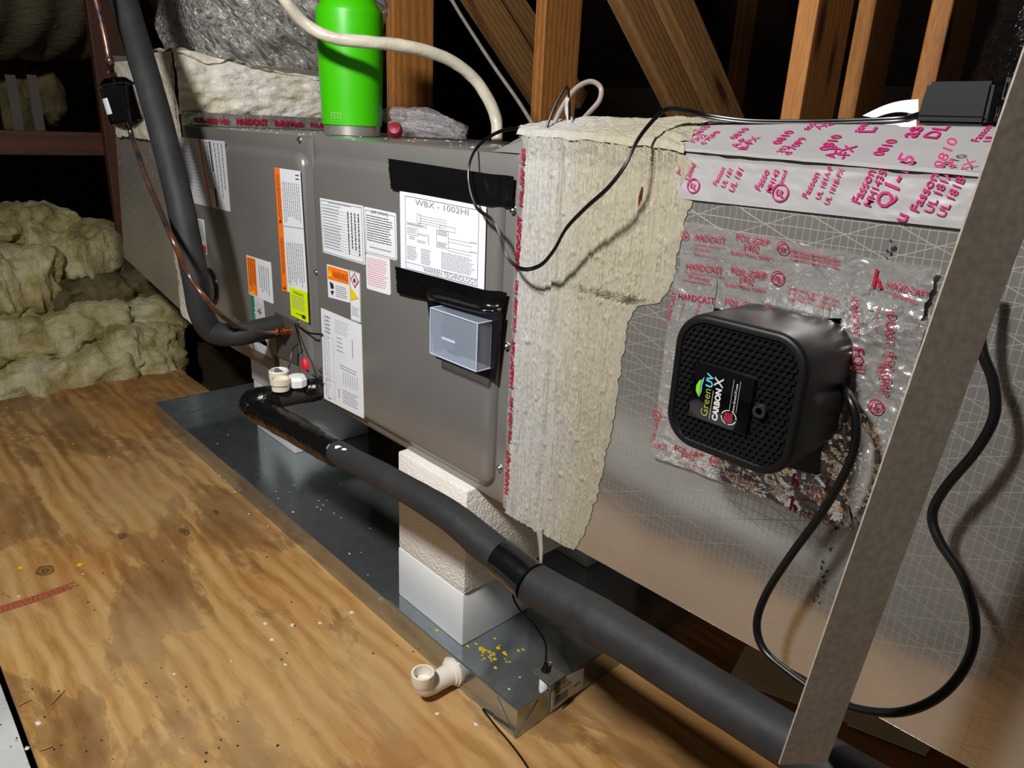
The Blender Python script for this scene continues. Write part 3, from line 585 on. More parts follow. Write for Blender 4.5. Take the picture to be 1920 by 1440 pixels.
# ------------------------------------------------------------------ supply duct (right)
D = thing('supply_duct', (.5, .25, .31), 'foil faced supply duct to the right of the cabinet, coated with sealant', 'duct')
XE = 1.25
def zbot(x): return .309+.018*x
def ztop(x): return .872-.016*x
fh = lambda x, z: .0025*fbm(x*5+3, z*5, 2, 11)
b = MB(); b.grid(lambda U, V: (.002+U*(XE-.002), -fh(.002+U*XE, V), zbot(U*XE)+V*(ztop(U*XE)-zbot(U*XE)-.004)), 150, 80)
b.quad((.002, 0, .309), (XE, 0, zbot(XE)), (XE, .52, zbot(XE)), (.002, .52, .309)); b.quad((.002, .0, .309), (.002, .52, .309), (.002, .52, .88), (.002, .05, .88), (.002, .0, .868)); b.quad((XE, 0, zbot(XE)), (XE, 0, ztop(XE)), (XE, .05, .89), (XE, .52, .89), (XE, .52, zbot(XE))); b.quad((.002, .52, .309), (XE, .52, zbot(XE)), (XE, .52, .9), (.002, .52, .905))
b.build('foil_board', 'foil', D, True, 40)
# lid: a band leaning back from the ridge, then the level top
ZB2 = lambda x: np.interp(x, [-.04, .1, .22, .36, .54, 1.3], [.881, .887, .894, .898, .8995, .900])
YB = .05
def ZL(x, y):
    s_ = np.clip((y+.006)/(YB+.006), 0, 1); return ztop(x)*(1-s_)+ZB2(x)*s_
def lid(U, V):
    x = .002+U*(XE-.002); y = np.interp(V, [0, .5, 1], [-.006, YB, .52]); return (x, y, ZL(x, y)+.0012*fbm(x*14, y*34, 3, 8))
b = MB(); b.grid(lid, 150, 41)
b.grid(lambda U, V: (.002+U*(XE-.002), -.006+0*U, ZL(.002+U*(XE-.002), -.006)-.0035*V+.0006*fbm(U*60, V*0)), 150, 3)
b.grid(lambda U, V: (.002+U*(XE-.002), -.006+V*.02, ZL(.002+U*(XE-.002), -.006)-.0035), 60, 3)
o = b.build('foil_lid', 'foil_tape', D, True, 50); o['label'] = 'taped foil lid with magenta tape print'
# tape flap below the ridge on the front face
TFp = ((1262, 286), (1850, 337), (1828, 432), (1272, 372)); C_ = [on(a, c, y=-.0032) for a, c in TFp]
b = MB(); b.grid(lambda U, V: [(C_[3][k]*(1-U)+C_[2][k]*U)*(1-V)+(C_[0][k]*(1-U)+C_[1][k]*U)*V+(-.0006*ridge(U*9, V*3, 3)-.001*(V > .97) if k == 1 else (.0025*vn(U*22, U*0+3)*(V > .9) if k == 2 else 0)) for k in range(3)], 140, 20)
o = b.build('foil_tape', 'foil_tape', D, True, 60); o['label'] = 'wide foil tape with magenta print along the ridge'
# magenta print on the front
TP = MB(); Yt = -.0046
def tp(s, a, c, vs=1.0, bold=.018): text(TP, s, on(*a, y=Yt), on(*c, y=Yt), vs=vs, bold=bold)
def ulmark(mb, c, r, nrm=(0, -1, 0), plane_y=Yt, k=0, up=(.3, 0, 1)):
    c = np.array(plainv(c)); nn = np.array(nrm, float); up = np.array(up, float); up -= nn*(up@nn); up /= np.linalg.norm(up); rt = np.cross(up, nn) ; mb.cur = k; n_ = 20; vs = []
    rt = -rt if (rt@RR) < 0 else rt
    for i in range(n_): a = 2*pi*i/n_; e = rt*cos(a)+up*sin(a); vs += [c+e*r+nn*.0005, c+e*r*.82+nn*.0005]
    mb.add(vs, [(2*i, 2*((i+1) % n_), 2*((i+1) % n_)+1, 2*i+1) for i in range(n_)])
    text(mb, 'UL', c-rt*r*.5-up*r*.35, c+rt*r*.5-up*r*.35, nn, .0005, k, 1.1, .04)
for s, a, c, vs in (('Fasson', (1513, 372), (1537, 325), .9), ('UL 181A-P', (1537, 374), (1562, 312), 1), ('UL 181B-FX', (1553, 384), (1583, 316), 1),
    ('Fasso', (1424, 357), (1443, 320), 1), ('MH143', (1444, 361), (1462, 320), 1), ('Listed', (1466, 348), (1476, 320), 1),
    ('Fasson', (1343, 348), (1360, 315), 1), ('UL 181', (1358, 352), (1374, 318), 1), ('UL 181', (1374, 360), (1394, 318), 1),
    ('Listed', (1292, 338), (1304, 308), 1), ('Fas', (1275, 328), (1282, 312), 1),
    ('Fasson', (1611, 382), (1642, 320), 1), ('MH14352', (1632, 388), (1668, 310), 1), ('Q1-15', (1664, 393), (1718, 295), 1.05),
    ('Fasson 0810', (1721, 398), (1798, 262), .9), ('UL 181A-P', (1747, 400), (1797, 302), 1), ('UL 181B-FX', (1770, 408), (1830, 300), 1), ('u', (1697, 418), (1704, 404), 1)):
    tp(s, a, c, vs)
ulmark(TP, on(1300, 348, y=Yt), .008); ulmark(TP, on(1463, 361, y=Yt), .009)
# print on the lid
nl = np.array([0, -.028, .056]); nl /= np.linalg.norm(nl)
def onlid(px, py):
    t_ = np.linspace(.3, 1.6, 2600); P = CAM+np.outer(t_, FW+RR*(px-960)/FPX-UU*(py-720)/FPX); k = np.argmax((P[:, 2] < ZL(P[:, 0], P[:, 1])) & (P[:, 1] > -.01)); return P[k]
for s, a, c in (('0810', (1308, 255), (1334, 238)), ('1352', (1302, 268), (1326, 254)), ('d 70P0', (1320, 272), (1352, 248)), ('0810', (1378, 262), (1406, 242)), ('A-P', (1380, 278), (1402, 262)), ('B-FX', (1397, 282), (1426, 258)),
    ('0810', (1462, 272), (1490, 247)), ('352', (1466, 288), (1480, 275)), ('d 70P9', (1480, 292), (1514, 260)), ('0810', (1552, 284), (1580, 255)), ('A-P', (1564, 298), (1580, 275)), ('-FX', (1586, 300), (1608, 274)),
    ('0810', (1653, 294), (1684, 264)), ('Fass', (1274, 245), (1294, 233)), ('ass', (1515, 246), (1530, 233)), ('HL', (1535, 244), (1566, 233)), ('asu', (1612, 250), (1628, 234)), ('L', (1638, 250), (1645, 240)), ('as', (1716, 260), (1733, 240)), ('DL', (1755, 262), (1782, 238)), ('Fasson', (1834, 268), (1862, 238)), ('UL', (1858, 268), (1866, 255)), ('O', (1210, 247), (1224, 241)), ('0810', (1243, 240), (1262, 232))):
    text(TP, s, onlid(*a), onlid(*c), nl, .0012, 0, 1.0, .018)
o = TP.build('tape_print', 'magenta', D); o['kind'] = 'stuff'
# seam holes and dents on the foil
b = MB(); rs = random.Random(4)
for x_, zlo, zhi in ((on(1678, 440, y=0)[0], .72, .80), (on(1560, 1000, y=0)[0], .41, .52)):
    for k in range(26):
        z_ = rs.uniform(zlo, zhi); xx = x_+rs.uniform(-.004, .004); r = rs.uniform(.0006, .0015); y_ = -fh(xx, (z_-zbot(xx))/(ztop(xx)-zbot(xx)))-.0006
        b.quad((xx-r, y_-.0012, z_-r*.6), (xx+r, y_-.0012, z_-r), (xx+r*.7, y_-.0012, z_+r), (xx-r*.5, y_-.0012, z_+r*1.3))
o = b.build('pinholes', 'dark_bit', D); o['kind'] = 'stuff'
# mastic on the front
zz = np.array([.30, .36, .45, .55, .66, .685, .695, .72, .80, .85, .875]); xx = np.array([.150, .175, .190, .200, .207, .215, .25, .262, .272, .283, .25])
zw = np.array([.30, .40, .5, .62, .75, .87]); xw = np.array([on(p[0], p[1], y=0)[0] for p in ((1010, 990), (1015, 870), (1030, 700), (1040, 560), (1052, 400), (1062, 290))])
def mast(U, V):
    z = .306+V*(.871-.306); xr = np.interp(z, zz, xx)+.004*fbm(z*60, z*0+2, 3)+.003*vn(z*200, z*0); xl = .006+.006*np.abs(fbm(z*40, z*0+7, 3))
    x = xl+(xr-xl)*U; swirl = np.clip((x-.13)*9, 0, 1)*np.clip((z-.62)*8, 0, 1)
    th = .0022+.0016*np.clip((.11-x)*20, -1, 1)*.6
    rdg = .0042*vn(x*460+2*vn(x*20, z*6, 2), z*6, 4)+.0024*vn(x*900, z*12, 6)+.0015*fbm(x*18, z*10, 4, 3)+.0012*vn(x*300, z*300, 3)+.002*np.clip(ridge(x*24, z*16, 8), 0, 1)*(.3+swirl)
    lump = .004*np.clip(vn(x*150, z*110, 9)-.33, 0, 1)*6*.6
    xc = np.interp(z, zw, xw); wire = .0055*np.exp(-((x-xc)/.0045)**2)-.003*np.exp(-((x-xc-.012)/.005)**2)
    ed = np.clip(np.minimum(U/.05, (1-U)/(.10+.08*vn(z*90, z*0+4))), 0, 1)**.8
    # round over the top edge
    y = -(fh(x, V)+.0012+ed*np.maximum(th+rdg+lump+wire, .0002))-.0055*np.clip((V-.95)/.05, 0, 1)
    return (x, y, z+.016*x*(1-V)-.016*x*V)
b = MB(); b.grid(mast, 330, 240)
def mast2(U, V):   # over the top edge and along the leaning band
    xe = .262+.02*vn(V*12, V*0); y = np.interp(V, [0, .6, 1], [-.0095, YB+.01, .50]); x = -.012*(V > .1)+(xe)*U
    r = np.clip(1-(y+.0095)/.006, 0, 1)
    z = ZL(x, y)+.0065*np.clip((1-U)*12, .2, 1)-.008*r*r+.0025*fbm(x*60, y*60, 4, 5)+.0016*vn(x*60, y*500)+.004*np.exp(-((x-.07)/.05)**2)*np.clip(V*3, 0, 1)
    return (x, y, z)
b.grid(mast2, 150, 150)
b.grid(lambda U, V: (.006+U*.14, .0-.004-.0005+.10*V, .3085+.0035*U-.004*np.abs(fbm(U*12, V*8, 3))-.002), 60, 12)
q = on(1012, 992, y=-.006); e = on(1014, 1060, y=-.02+.012); b.tube([q, (q+e)/2+np.array([.002, 0, 0]), e], [.005, .004, .0018], 10, rough=.3)
b.build('sealant_coating', 'mastic', D, True, 60)
q = on(1204, 350, y=-.0065); q2 = on(1197, 388, y=-.0065); b = MB(); b.tube([q, (q+q2)/2, q2], [.0012, .0035, .0006], 10, sq=.25); b.build('marker_smear', 'red_mark', D, True)
# foil tape at the cabinet joint with red print, and crumpled foil on the corner
b = MB(); b.grid(lambda U, V: (.0008+.020*U, -.0012-.0025*(ridge(U*3, V*30, 3)*.5+.5)+.002*U, .312+V*.55), 14, 200); o = b.build('foil_tape', 'foil_crumpled', D, True, 180); o['label'] = 'crumpled foil tape along the cabinet joint'
b = MB()
for k in range(6): text(b, ('FOIL-GRIP 1402', 'HARDCAST'), ) if 0 else text(b, ('HARDCAST', 'FOIL-GRIP 1402')[k % 2], (.013, -.0046, .34+k*.088), (.013, -.0046, .415+k*.088), vs=.8, bold=.04)
o = b.build('tape_print', 'tape_red', D); o['kind'] = 'stuff'
def hump(U, V):
    x = -.075+U*.10; y = .012+V*.5; prof = np.clip((x+.072)/.07, 0, 1); z = .8465+.036*prof**.6*np.clip(V*14, 0, 1)**.5+.010*ridge(x*55, y*45, 4)*prof*np.clip(V*14, 0, 1)
    return (x, y, z)
b = MB(); b.grid(hump, 50, 110); o = b.build('foil_tape', 'foil_crumpled', D, True, 180); o['label'] = 'crumpled foil over the corner where duct and cabinet meet'
# tape patch around the air purifier
def crh(x, z): return .0022*ridge(x*28, z*28, 12)+.001*ridge(x*70, z*70, 14)
YP = -.0052
def patch(px, y0, lab, amp=1.0, seed=0, nu=90, nv=40):
    C = [on(a, c, y=y0) for a, c in px]; b = MB()
    def fn(U, V):
        u = U; v = V
        eu = .010*fbm(V*9+seed, V*0+1, 3); ev = .03*fbm(U*9+seed, U*0+5, 3)
        u = U+eu*((U < .02)*1.-(U > .98)*1.); v = V+ev*((V < .03)*1.-(V > .97)*1.)
        P = [(C[3][k]*(1-u)+C[2][k]*u)*(1-v)+(C[0][k]*(1-u)+C[1][k]*u)*v for k in range(3)]
        P[1] = y0-amp*crh(P[0], P[2]); return P
    b.grid(fn, nu, nv); o = b.build('foil_tape', 'foil_crumpled', D, True, 180); o['label'] = lab; return o
patch(((1285, 417), (1757, 507), (1728, 600), (1262, 590)), YP, 'broad crumpled foil tape above the black purifier', .8, 1, 150, 40)
patch(((1266, 510), (1345, 522), (1305, 870), (1222, 848)), YP-.0012, 'upright foil tape left of the black purifier', .7, 2, 40, 110)
patch(((1588, 555), (1742, 598), (1622, 992), (1538, 868)), YP-.0024, 'heavily crumpled foil tape right of the black purifier', 2.0, 3, 70, 130)
patch(((1290, 800), (1560, 856), (1604, 998), (1222, 854)), YP-.001, 'foil tape below the black purifier', .6, 4, 120, 50)
HP = MB()
def hp(s, a, c, vs=1.0, yo=-.0012, bold=.0, k=0, sl=0):
    text(HP, s, on(*a, y=YP+yo), on(*c, y=YP+yo), vs=vs, bold=bold, k=k, slant=sl, disp=lambda x, z: .8*crh(x, z)+.0009)
for s, a, c, vs in (('ARDCAST', (1303, 449), (1361, 457), 1.1), ('DUCT INSULATION ADHESIVES', (1303, 458), (1361, 466), 1), ('877-495-4822', (1303, 467), (1333, 472), 1.1), ('www.carlislehvac.com', (1302, 476), (1347, 484), 1),
    ('FOIL-GRIP', (1381, 449), (1443, 461), 1.1), ('1402', (1396, 468), (1424, 473), 1.1), ('Rolled Mastic Sealant', (1371, 476), (1450, 487), 1.1),
    ('HARDCAST', (1286, 503), (1355, 513), 1.1), ('DUCT INSULATION ADHESIVES', (1286, 511), (1357, 521), 1), ('877-495-4822', (1292, 520), (1330, 528), 1), ('www.carlislehvac.com', (1280, 526), (1335, 535), 1),
    ('FOIL-GRIP', (1371, 512), (1438, 524), 1.1), ('1402', (1388, 528), (1414, 533), 1.1), ('Rolled Mastic Sealant', (1360, 535), (1436, 547), 1.1),
    ('HARDCAST', (1273, 560), (1341, 570), 1.1), ('FOIL-GRIP', (1359, 570), (1424, 582), 1.1), ('HARDCAST', (1662, 538), (1740, 558), 1.2), ('DUCT SEALANTS & INSULATION', (1638, 540), (1715, 562), 1), ('877-495-4822', (1672, 556), (1720, 568), 1),
    ('HARDCAST', (1256, 605), (1270, 548), 1.1), ('877-495-4822 adhesives', (1276, 600), (1287, 560), 1), ('HARDCAST', (1305, 605), (1317, 565), 1), ('FOIL-GRIP', (1228, 828), (1236, 788), 1), ('CAST', (1228, 838), (1252, 843), 1.1), ('CAST', (1241, 782), (1252, 786), 1.1),
    ('FOIL-GRIP', (1267, 843), (1321, 860), 1.1), ('1402', (1281, 856), (1303, 864), 1.1), ('Rolled Mastic Sealant', (1283, 866), (1326, 882), 1.1),
    ('HARD', (1504, 870), (1545, 880), 1.2), ('877-495-4822', (1510, 880), (1548, 888), 1), ('www.carlislehvac', (1505, 888), (1548, 898), 1),
    ('HARDCAST', (1508, 915), (1572, 934), 1.2), ('DUCT SEALANTS & INSULATION', (1488, 918), (1560, 934), 1), ('877-495-4822', (1515, 932), (1556, 943), 1), ('www.carlislehvac.com', (1500, 935), (1568, 954), 1),
    ('HARDCAST', (1502, 968), (1580, 992), 1.2)): hp(s, a, c, vs)
for s, a, c, vs in (('HARDCAST', (1598, 556), (1600, 628), 1.1), ('DCAST', (1664, 584), (1660, 642), 1.1), ('FOIL-GRIP', (1662, 658), (1650, 738), 1.15), ('1402', (1647, 680), (1644, 705), 1.1), ('carlislehvac.com', (1648, 575), (1641, 620), 1), ('insulation adhesives', (1712, 700), (1692, 755), 1), ('FOIL', (1600, 650), (1598, 700), 1.1)):
    hp(s, a, c, vs, -.006)
for c, r in (((1467, 464), .006), ((1458, 521), .0072), ((1439, 581), .006), ((1339, 864), .006), ((1231, 778), .006), ((1284, 441), .005)): ulmark(HP, on(*c, y=YP-.0035), r)
ulmark(HP, on(1642, 762, y=YP-.0085), .007)
def hlogo(px, py, s, y_=YP-.003):   # slanted h mark
    c = on(px, py, y=y_); F = lambda u, v: c+np.array([u*s, 0, v*s]); HP.cur = 0
    HP.add([F(-.35, .9), (F(-.1, .9)), F(-.1, -.7), F(-.35, -.7)], [(3, 2, 1, 0)]); HP.add([F(-.1, .1), F(.15, .1), F(.55, -.7), F(.25, -.7)], [(3, 2, 1, 0)])
for p in ((1645, 524, .0105), (1490, 902, .009), (1487, 948, .010), (1553, 912, .008), (1614, 928, .009)): hlogo(*p)
for a, c in (((1478, 470), (1575, 490)), ((1480, 478), (1575, 497)), ((1480, 486), (1574, 504)), ((1480, 540), (1575, 566)), ((1480, 550), (1572, 574)), ((1480, 560), (1560, 580)), ((1353, 880), (1425, 905)), ((1352, 886), (1424, 911)), ((1350, 892), (1422, 917)), ((1348, 898), (1400, 916))):
    hp('FLAME SPREAD SMOKE DEVELOPED', a, c, 1.0, bold=.01)
o = HP.build('tape_print', 'tape_red', D); o['kind'] = 'stuff'

# ------------------------------------------------------------------ black air purifier
PX0, PX1, PZ0, PZ1 = .345, .482, .584, .722
G = thing('air_purifier', ((PX0+PX1)/2, -.05, PZ0), 'black square honeycomb fronted air purifier mounted on the foil duct', 'air purifier')
b = MB(); Q = [(.327, 0, .705), (.470, 0, .708), (.470, 0, .560), (.327, 0, .545)]; b.hexa([(q[0], -.011, q[2]) for q in Q], [(q[0], -.004, q[2]) for q in Q]); b.build('mounting_plate', 'black_plastic', G)
def rloop(ins, y, r, cx=(PX0+PX1)/2, cz=(PZ0+PZ1)/2, w=(PX1-PX0)/2, h=(PZ1-PZ0)/2, n=12):
    out = []; w -= ins; h -= ins; r = max(r-ins, .001)
    for sx, sz, st in ((1, 1, 0), (-1, 1, 90), (-1, -1, 180), (1, -1, 270)):
        for k in range(n+1): a = radians(st+k*90/n); out.append((cx+sx*(w-r)+r*cos(a), y, cz+sz*(h-r)+r*sin(a)))
    return out
def loft(loops, mb, cap=True):
    n_ = len(loops[0]); vs = [p for l in loops for p in l]; fs = [(i*n_+k, i*n_+(k+1) % n_, (i+1)*n_+(k+1) % n_, (i+1)*n_+k) for i in range(len(loops)-1) for k in range(n_)]
    if cap: fs.append(tuple((len(loops)-1)*n_+k for k in range(n_)))
    mb.add(vs, fs)
RC = .034; YF = -.108
b = MB(); loft([rloop(.002, -.011, RC), rloop(.001, -.05, RC), rloop(0, YF+.006, RC), rloop(.0006, YF+.003, RC), rloop(.002, YF+.0008, RC), rloop(.004, YF, RC), rloop(.008, YF, RC), rloop(.0095, YF+.002, RC)], b); b.build('housing', 'housing', G, True, 50)
# honeycomb: ring-shaped cells standing on the face
b = MB(); pt = .0064; cx, cz = (PX0+PX1)/2, (PZ0+PZ1)/2; wI, hI, rI = (PX1-PX0)/2-.009, (PZ1-PZ0)/2-.009, RC-.009
lpx = [(1302, 681), (1416, 712), (1398, 817), (1301, 783)]; LQ = [on(a, c, y=YF-.003) for a, c in lpx]; lx0 = min(q[0] for q in LQ)+.0005; lx1 = max(q[0] for q in LQ)+.0; lz0 = min(q[2] for q in LQ); lz1 = max(q[2] for q in LQ)
kq = on(1426, 770, y=YF-.002)
j = 0; z = cz-hI
while z < cz+hI:
    x = cx-wI+(pt/2 if j % 2 else 0)
    while x < cx+wI:
        dx, dz = max(abs(x-cx)-(wI-rI), 0), max(abs(z-cz)-(hI-rI), 0)
        if dx*dx+dz*dz < (rI-.002)**2 and not (lx0-.003 < x < lx1+.003 and lz0-.003 < z < lz1+.003) and (x-kq[0])**2+(z-kq[2])**2 > .0075**2:
            vs = []
            for k in range(6):
                a = radians(60*k+30); vs += [(x+cos(a)*pt*.577, YF-.0002, z+sin(a)*pt*.577), (x+cos(a)*pt*.42, YF-.0002, z+sin(a)*pt*.42), (x+cos(a)*pt*.38, YF+.0019, z+sin(a)*pt*.38)]
            fs = []
            for k in range(6):
                m_ = (k+1) % 6; fs += [(3*k, 3*m_, 3*m_+1, 3*k+1), (3*k+1, 3*m_+1, 3*m_+2, 3*k+2)]
            b.add(vs, fs)
        x += pt
    z += pt*.866; j += 1
o = b.build('honeycomb_grille', 'black_plastic', G); o['kind'] = 'stuff'
b = MB(); b.box((lx0, YF-.003, lz0), (lx1, YF+.002, lz1), .0012); LP = b.build('logo_plate', 'black_gloss', G, True); LP['label'] = 'glossy black logo plate'
b = MB(); FL = lambda u, v: np.array([lx0+(lx1-lx0)*u, YF-.003, lz0+(lz1-lz0)*v])
text(b, 'Green', FL(.34, .10), FL(.34, .60), vs=1.0, bold=-.005, k=0)
text(b, 'UV', FL(.35, .63), FL(.35, .87), vs=1.0, bold=.03, k=1, slant=.1)
b.cur = 2; lf = [(.15, .40), (.085, .50), (.08, .60), (.12, .70), (.16, .73), (.15, .62), (.155, .52)]; b.add([FL(*q)+np.array([0, -.0004, 0]) for q in lf], [tuple(range(len(lf)))[::-1]])
b.cur = 1; lf = [(.155, .40), (.165, .52), (.16, .62), (.17, .73), (.20, .80), (.195, .72), (.18, .62), (.185, .52)]; b.add([FL(*q)+np.array([0, -.0005, 0]) for q in lf], [tuple(range(len(lf)))[::-1]])
text(b, 'CARBON', FL(.51, .08), FL(.51, .66), vs=1.05, bold=.05, k=3); text(b, 'X', FL(.52, .68), FL(.52, .86), vs=1.0, bold=.01, k=3)
b.cur = 3; b.add([FL(u, v)+np.array([0, -.0004, 0]) for u, v in ((.375, .08), (.382, .08), (.382, .6), (.375, .6))], [(0, 1, 2, 3)])
text(b, 'www.GreenUV.com', FL(.76, .33), FL(.76, .84), vs=1.0, bold=.01, k=3)
for u in (.68, .79): b.add([FL(a, c)+np.array([0, -.0004, 0]) for a, c in ((u, .34), (u+.005, .34), (u+.005, .9), (u, .9))], [(0, 1, 2, 3)])
cu, cv = .69, .22; R_ = .13; vs = []
for i in range(24): a = 2*pi*i/24; vs += [FL(cu+R_*cos(a), cv+R_*sin(a))+np.array([0, -.0004, 0]), FL(cu+R_*.88*cos(a), cv+R_*.88*sin(a))+np.array([0, -.0004, 0])]
b.add(vs, [(2*i, 2*((i+1) % 24), 2*((i+1) % 24)+1, 2*i+1) for i in range(24) if i % 6 != 5])
b.cur = 4
for k in range(5): u = cu-.07+k*.028; b.add([FL(*q)+np.array([0, -.0004, 0]) for q in ((u, cv-.08), (u+.014, cv-.08), (u+.014, cv+.08), (u, cv+.08))], [(0, 1, 2, 3)])
b.build('logo_print', ['dev_olive', 'dev_blue', 'dev_green', 'dev_white', 'print_red'], LP)
b = MB(); b.lathe([(.0035, .002), (.0035, .0035), (.0062, .0035), (.0066, .0), (.0066, -.001)], kq, (0, -1, 0), 24, False); b.build('hour_port', 'port', G, True)
# its mains cord (two visible runs joined behind the brace)
pc = [(1575, 722, -.02), (1592, 745, -.045), (1605, 790, -.05), (1596, 860, -.05), (1545, 955, -.05), (1480, 1045, -.052), (1436, 1115, -.055), (1419, 1170, -.06), (1432, 1218, -.065), (1475, 1258, -.07), (1540, 1302, -.075), (1610, 1330, -.08), (1690, 1335, -.08), (1762, 1305, -.07), (1812, 1245, -.06), (1828, 1170, -.055), (1806, 1085, -.05), (1762, 1015, -.045), (1748, 965, -.04), (1772, 915, -.04), (1830, 845, -.04), (1864, 780, -.04), (1862, 715, -.04), (1842, 660, -.04), (1838, 600, -.035), (1850, 520, -.03)]
b = MB(); b.tube(crv([on(a, c, y=y) for a, c, y in pc], 8), .0042, 12); o = b.build('power_cord', 'black_rubber', G, True)

# ------------------------------------------------------------------ metal brace in front
lo0, hi0 = on(1461, 1434, d=.585), on(1747, 600, d=.448); dirn = (hi0-lo0)/np.linalg.norm(hi0-lo0); hi1 = lo0+dirn*.82
wdir = np.array([cos(radians(28)), sin(radians(28))*.3, 0]); wdir = np.cross(np.cross(dirn, RR+FW*.15), dirn); wdir /= np.linalg.norm(wdir); bk_ = np.cross(wdir, dirn); bk_ = bk_ if bk_@FW > 0 else -bk_
wd = .0425; th = .0016
t = thing('metal_brace', lo0, 'leaning galvanised angle iron brace in front of the duct at the right', 'brace')
b = MB(); A0 = [lo0, lo0+wdir*wd, lo0+wdir*wd+bk_*th, lo0+bk_*th]; b.hexa(A0, [p+(hi1-lo0) for p in A0]); b.build('front_flange', 'brace', t)
s0 = lo0+wdir*wd; B0 = [s0, s0+bk_*.03, s0+bk_*.03-wdir*th, s0-wdir*th+bk_*th]; b = MB(); b.hexa([s0+bk_*th, s0+bk_*.032, s0+bk_*.032-wdir*th, s0+bk_*th-wdir*th], [p+(hi1-lo0) for p in (s0+bk_*th, s0+bk_*.032, s0+bk_*.032-wdir*th, s0+bk_*th-wdir*th)]); b.build('side_flange', 'brace', t)

# ------------------------------------------------------------------ drain pan
PXa, PXb, PYa, PYb, RH = -1.436, .1376, -.0834, .66, .0545
P = thing('drain_pan', (-.65, .28, 0), 'shallow galvanised drain pan under the cabinet on the plywood', 'drain pan')
b = MB(); tk = .0012; b.box((PXa, PYa, .0005), (PXb, PYb, .0025)); b.build('pan_floor', 'galv', P)
for lo, hi in (((PXa, PYa, .0025), (PXb, PYa+tk, RH)), ((PXa, PYb-tk, .0025), (PXb, PYb, RH)), ((PXa, PYa+tk, .0025), (PXa+tk, PYb-tk, RH)), ((PXb-tk, PYa+tk, .0025), (PXb, PYb-tk, RH))):
    b = MB(); b.box(lo, hi); b.build('side_wall', 'galv', P)
b = MB(); c4 = [(PXa, PYa, RH), (PXb, PYa, RH), (PXb, PYb, RH), (PXa, PYb, RH)]
for i in range(4): b.tube([c4[i], c4[(i+1) % 4]], .0017, 8)
b.build('rolled_rim', 'galv', P, True)
b = MB(); b.hexa([(PXb-.05, PYa-.0012, .001), (PXb, PYa-.0012, .001), (PXb, PYa, .001), (PXb-.05, PYa, .001)], [(PXb-.045, PYa-.0012, .05), (PXb, PYa-.0012, .002), (PXb, PYa, .002), (PXb-.045, PYa, .05)])
b.hexa([(PXb, PYa, .001), (PXb+.0012, PYa, .001), (PXb+.0012, PYa+.045, .001), (PXb, PYa+.045, .001)], [(PXb, PYa, .004), (PXb+.0012, PYa, .004), (PXb+.0012, PYa+.045, .048), (PXb, PYa+.045, .048)]); b.build('folded_corner', 'galv', P)
sticker('barcode_label', P, ((1034, 1286), (1095, 1251), (1092, 1287), (1032, 1335)), PXb+.0015, 'white_label_b', [('text', 'DP30-60-24', .1, .62, .6, .62, 1.0, 'print_black'), ('lines', .1, .78, .6, .9, 1, 'print_grey')]+[('rect', .08+k*.026, .12, .08+k*.026+(.014 if k % 3 else .008), .46, 'print_black') for k in range(17)]+[('rect', .7, .3, .9, .42, 'print_grey')], 'barcode label on the end wall', plane='x')
b = MB()
for lo, hi in (((PXa+.002, PYa+.002, .0026), (PXb-.002, PYa+.006, .0034)), ((PXa+.002, PYa+.002, .0026), (PXa+.006, PYb-.002, .0034)), ((PXb-.006, PYa+.002, .0026), (PXb-.002, PYb-.002, .0034))): b.box(lo, hi)
b.build('fold_line', 'galv_dull', P)
# elbow
EL = MB(); e0 = np.array([-.015, PYa, .0245]); ez = on(797, 1268, y=-.135); ez[2] = .030
b = MB(); b.lathe([(.021, 0), (.021, .008), (.018, .010), (.0165, .03)], e0, (0, -1, 0), 24); b.lathe([(.0255, -.0), (.0255, .004)], e0, (0, -1, 0), 8)
b.tube(crv([e0+[0, -.024, 0], e0+[0, -.045, 0], e0+[0, -.058, .004], e0+[0, -.063, .016]], 8), .0165, 20, False)
b.lathe([(.0165, 0), (.0185, .006), (.0185, .022), (.0150, .022), (.0148, .004), (0, .0035)], e0+np.array([0, -.063, .012]), (0, 0, 1), 28, False)
o = b.build('drain_elbow', 'pvc', P, True, 50); o['label'] = 'white plastic elbow with an open mouth facing up'
# float switch clipped on the rim
fq = np.array([PXb, -.012, RH]); t = thing('float_switch', (PXb-.02, -.003, .02), 'small float switch clipped to the right rim of the drain pan', 'float switch')
b = MB(); b.box((PXb-.036, -.018, RH+.010), (PXb+.005, .016, RH+.0125), .0006); b.box((PXb+.0035, -.018, RH-.004), (PXb+.005, .016, RH+.010)); b.build('bracket', 'galv_dull', t)
b = MB(); b.box((PXb+.005, -.007, RH-.012), (PXb+.008, .003, RH+.008), .001); b.box((PXb+.005, -.004, RH-.028), (PXb+.0075, .004, RH-.018), .001); b.build('clip', 'black_plastic', t)
b = MB(); b.lathe([(.007, 0), (.0075, .004), (.005, .008), (.0035, .015), (.0, .016)], (PXb-.022, -.002, RH+.0125), (0, 0, 1), 12); b.lathe([(.004, 0), (.004, .008)], (PXb-.022, -.002, RH+.002), (0, 0, 1), 12); b.build('gland', 'black_plastic', t, True)
b = MB(); b.lathe([(.0, 0), (.008, .001), (.0085, .004), (.0085, .026), (.006, .030), (0, .030)], (PXb-.022, -.002, RH-.028), (0, 0, 1), 20, False); b.build('float', 'white_plastic', t, True)
g0 = np.array([PXb-.022, -.002, RH+.026])
b = MB(); b.tube(crv([g0, on(1022, 1205, y=.0), on(1000, 1170, y=.01), on(972, 1140, y=.02), on(962, 1110, y=.03), on(985, 1085, y=.03), on(1010, 1070, y=.0), on(1013, 1040, y=-.004), on(1013, 1010, y=-.004)], 8), .0018, 8); b.build('cable', 'black_rubber', t, True)

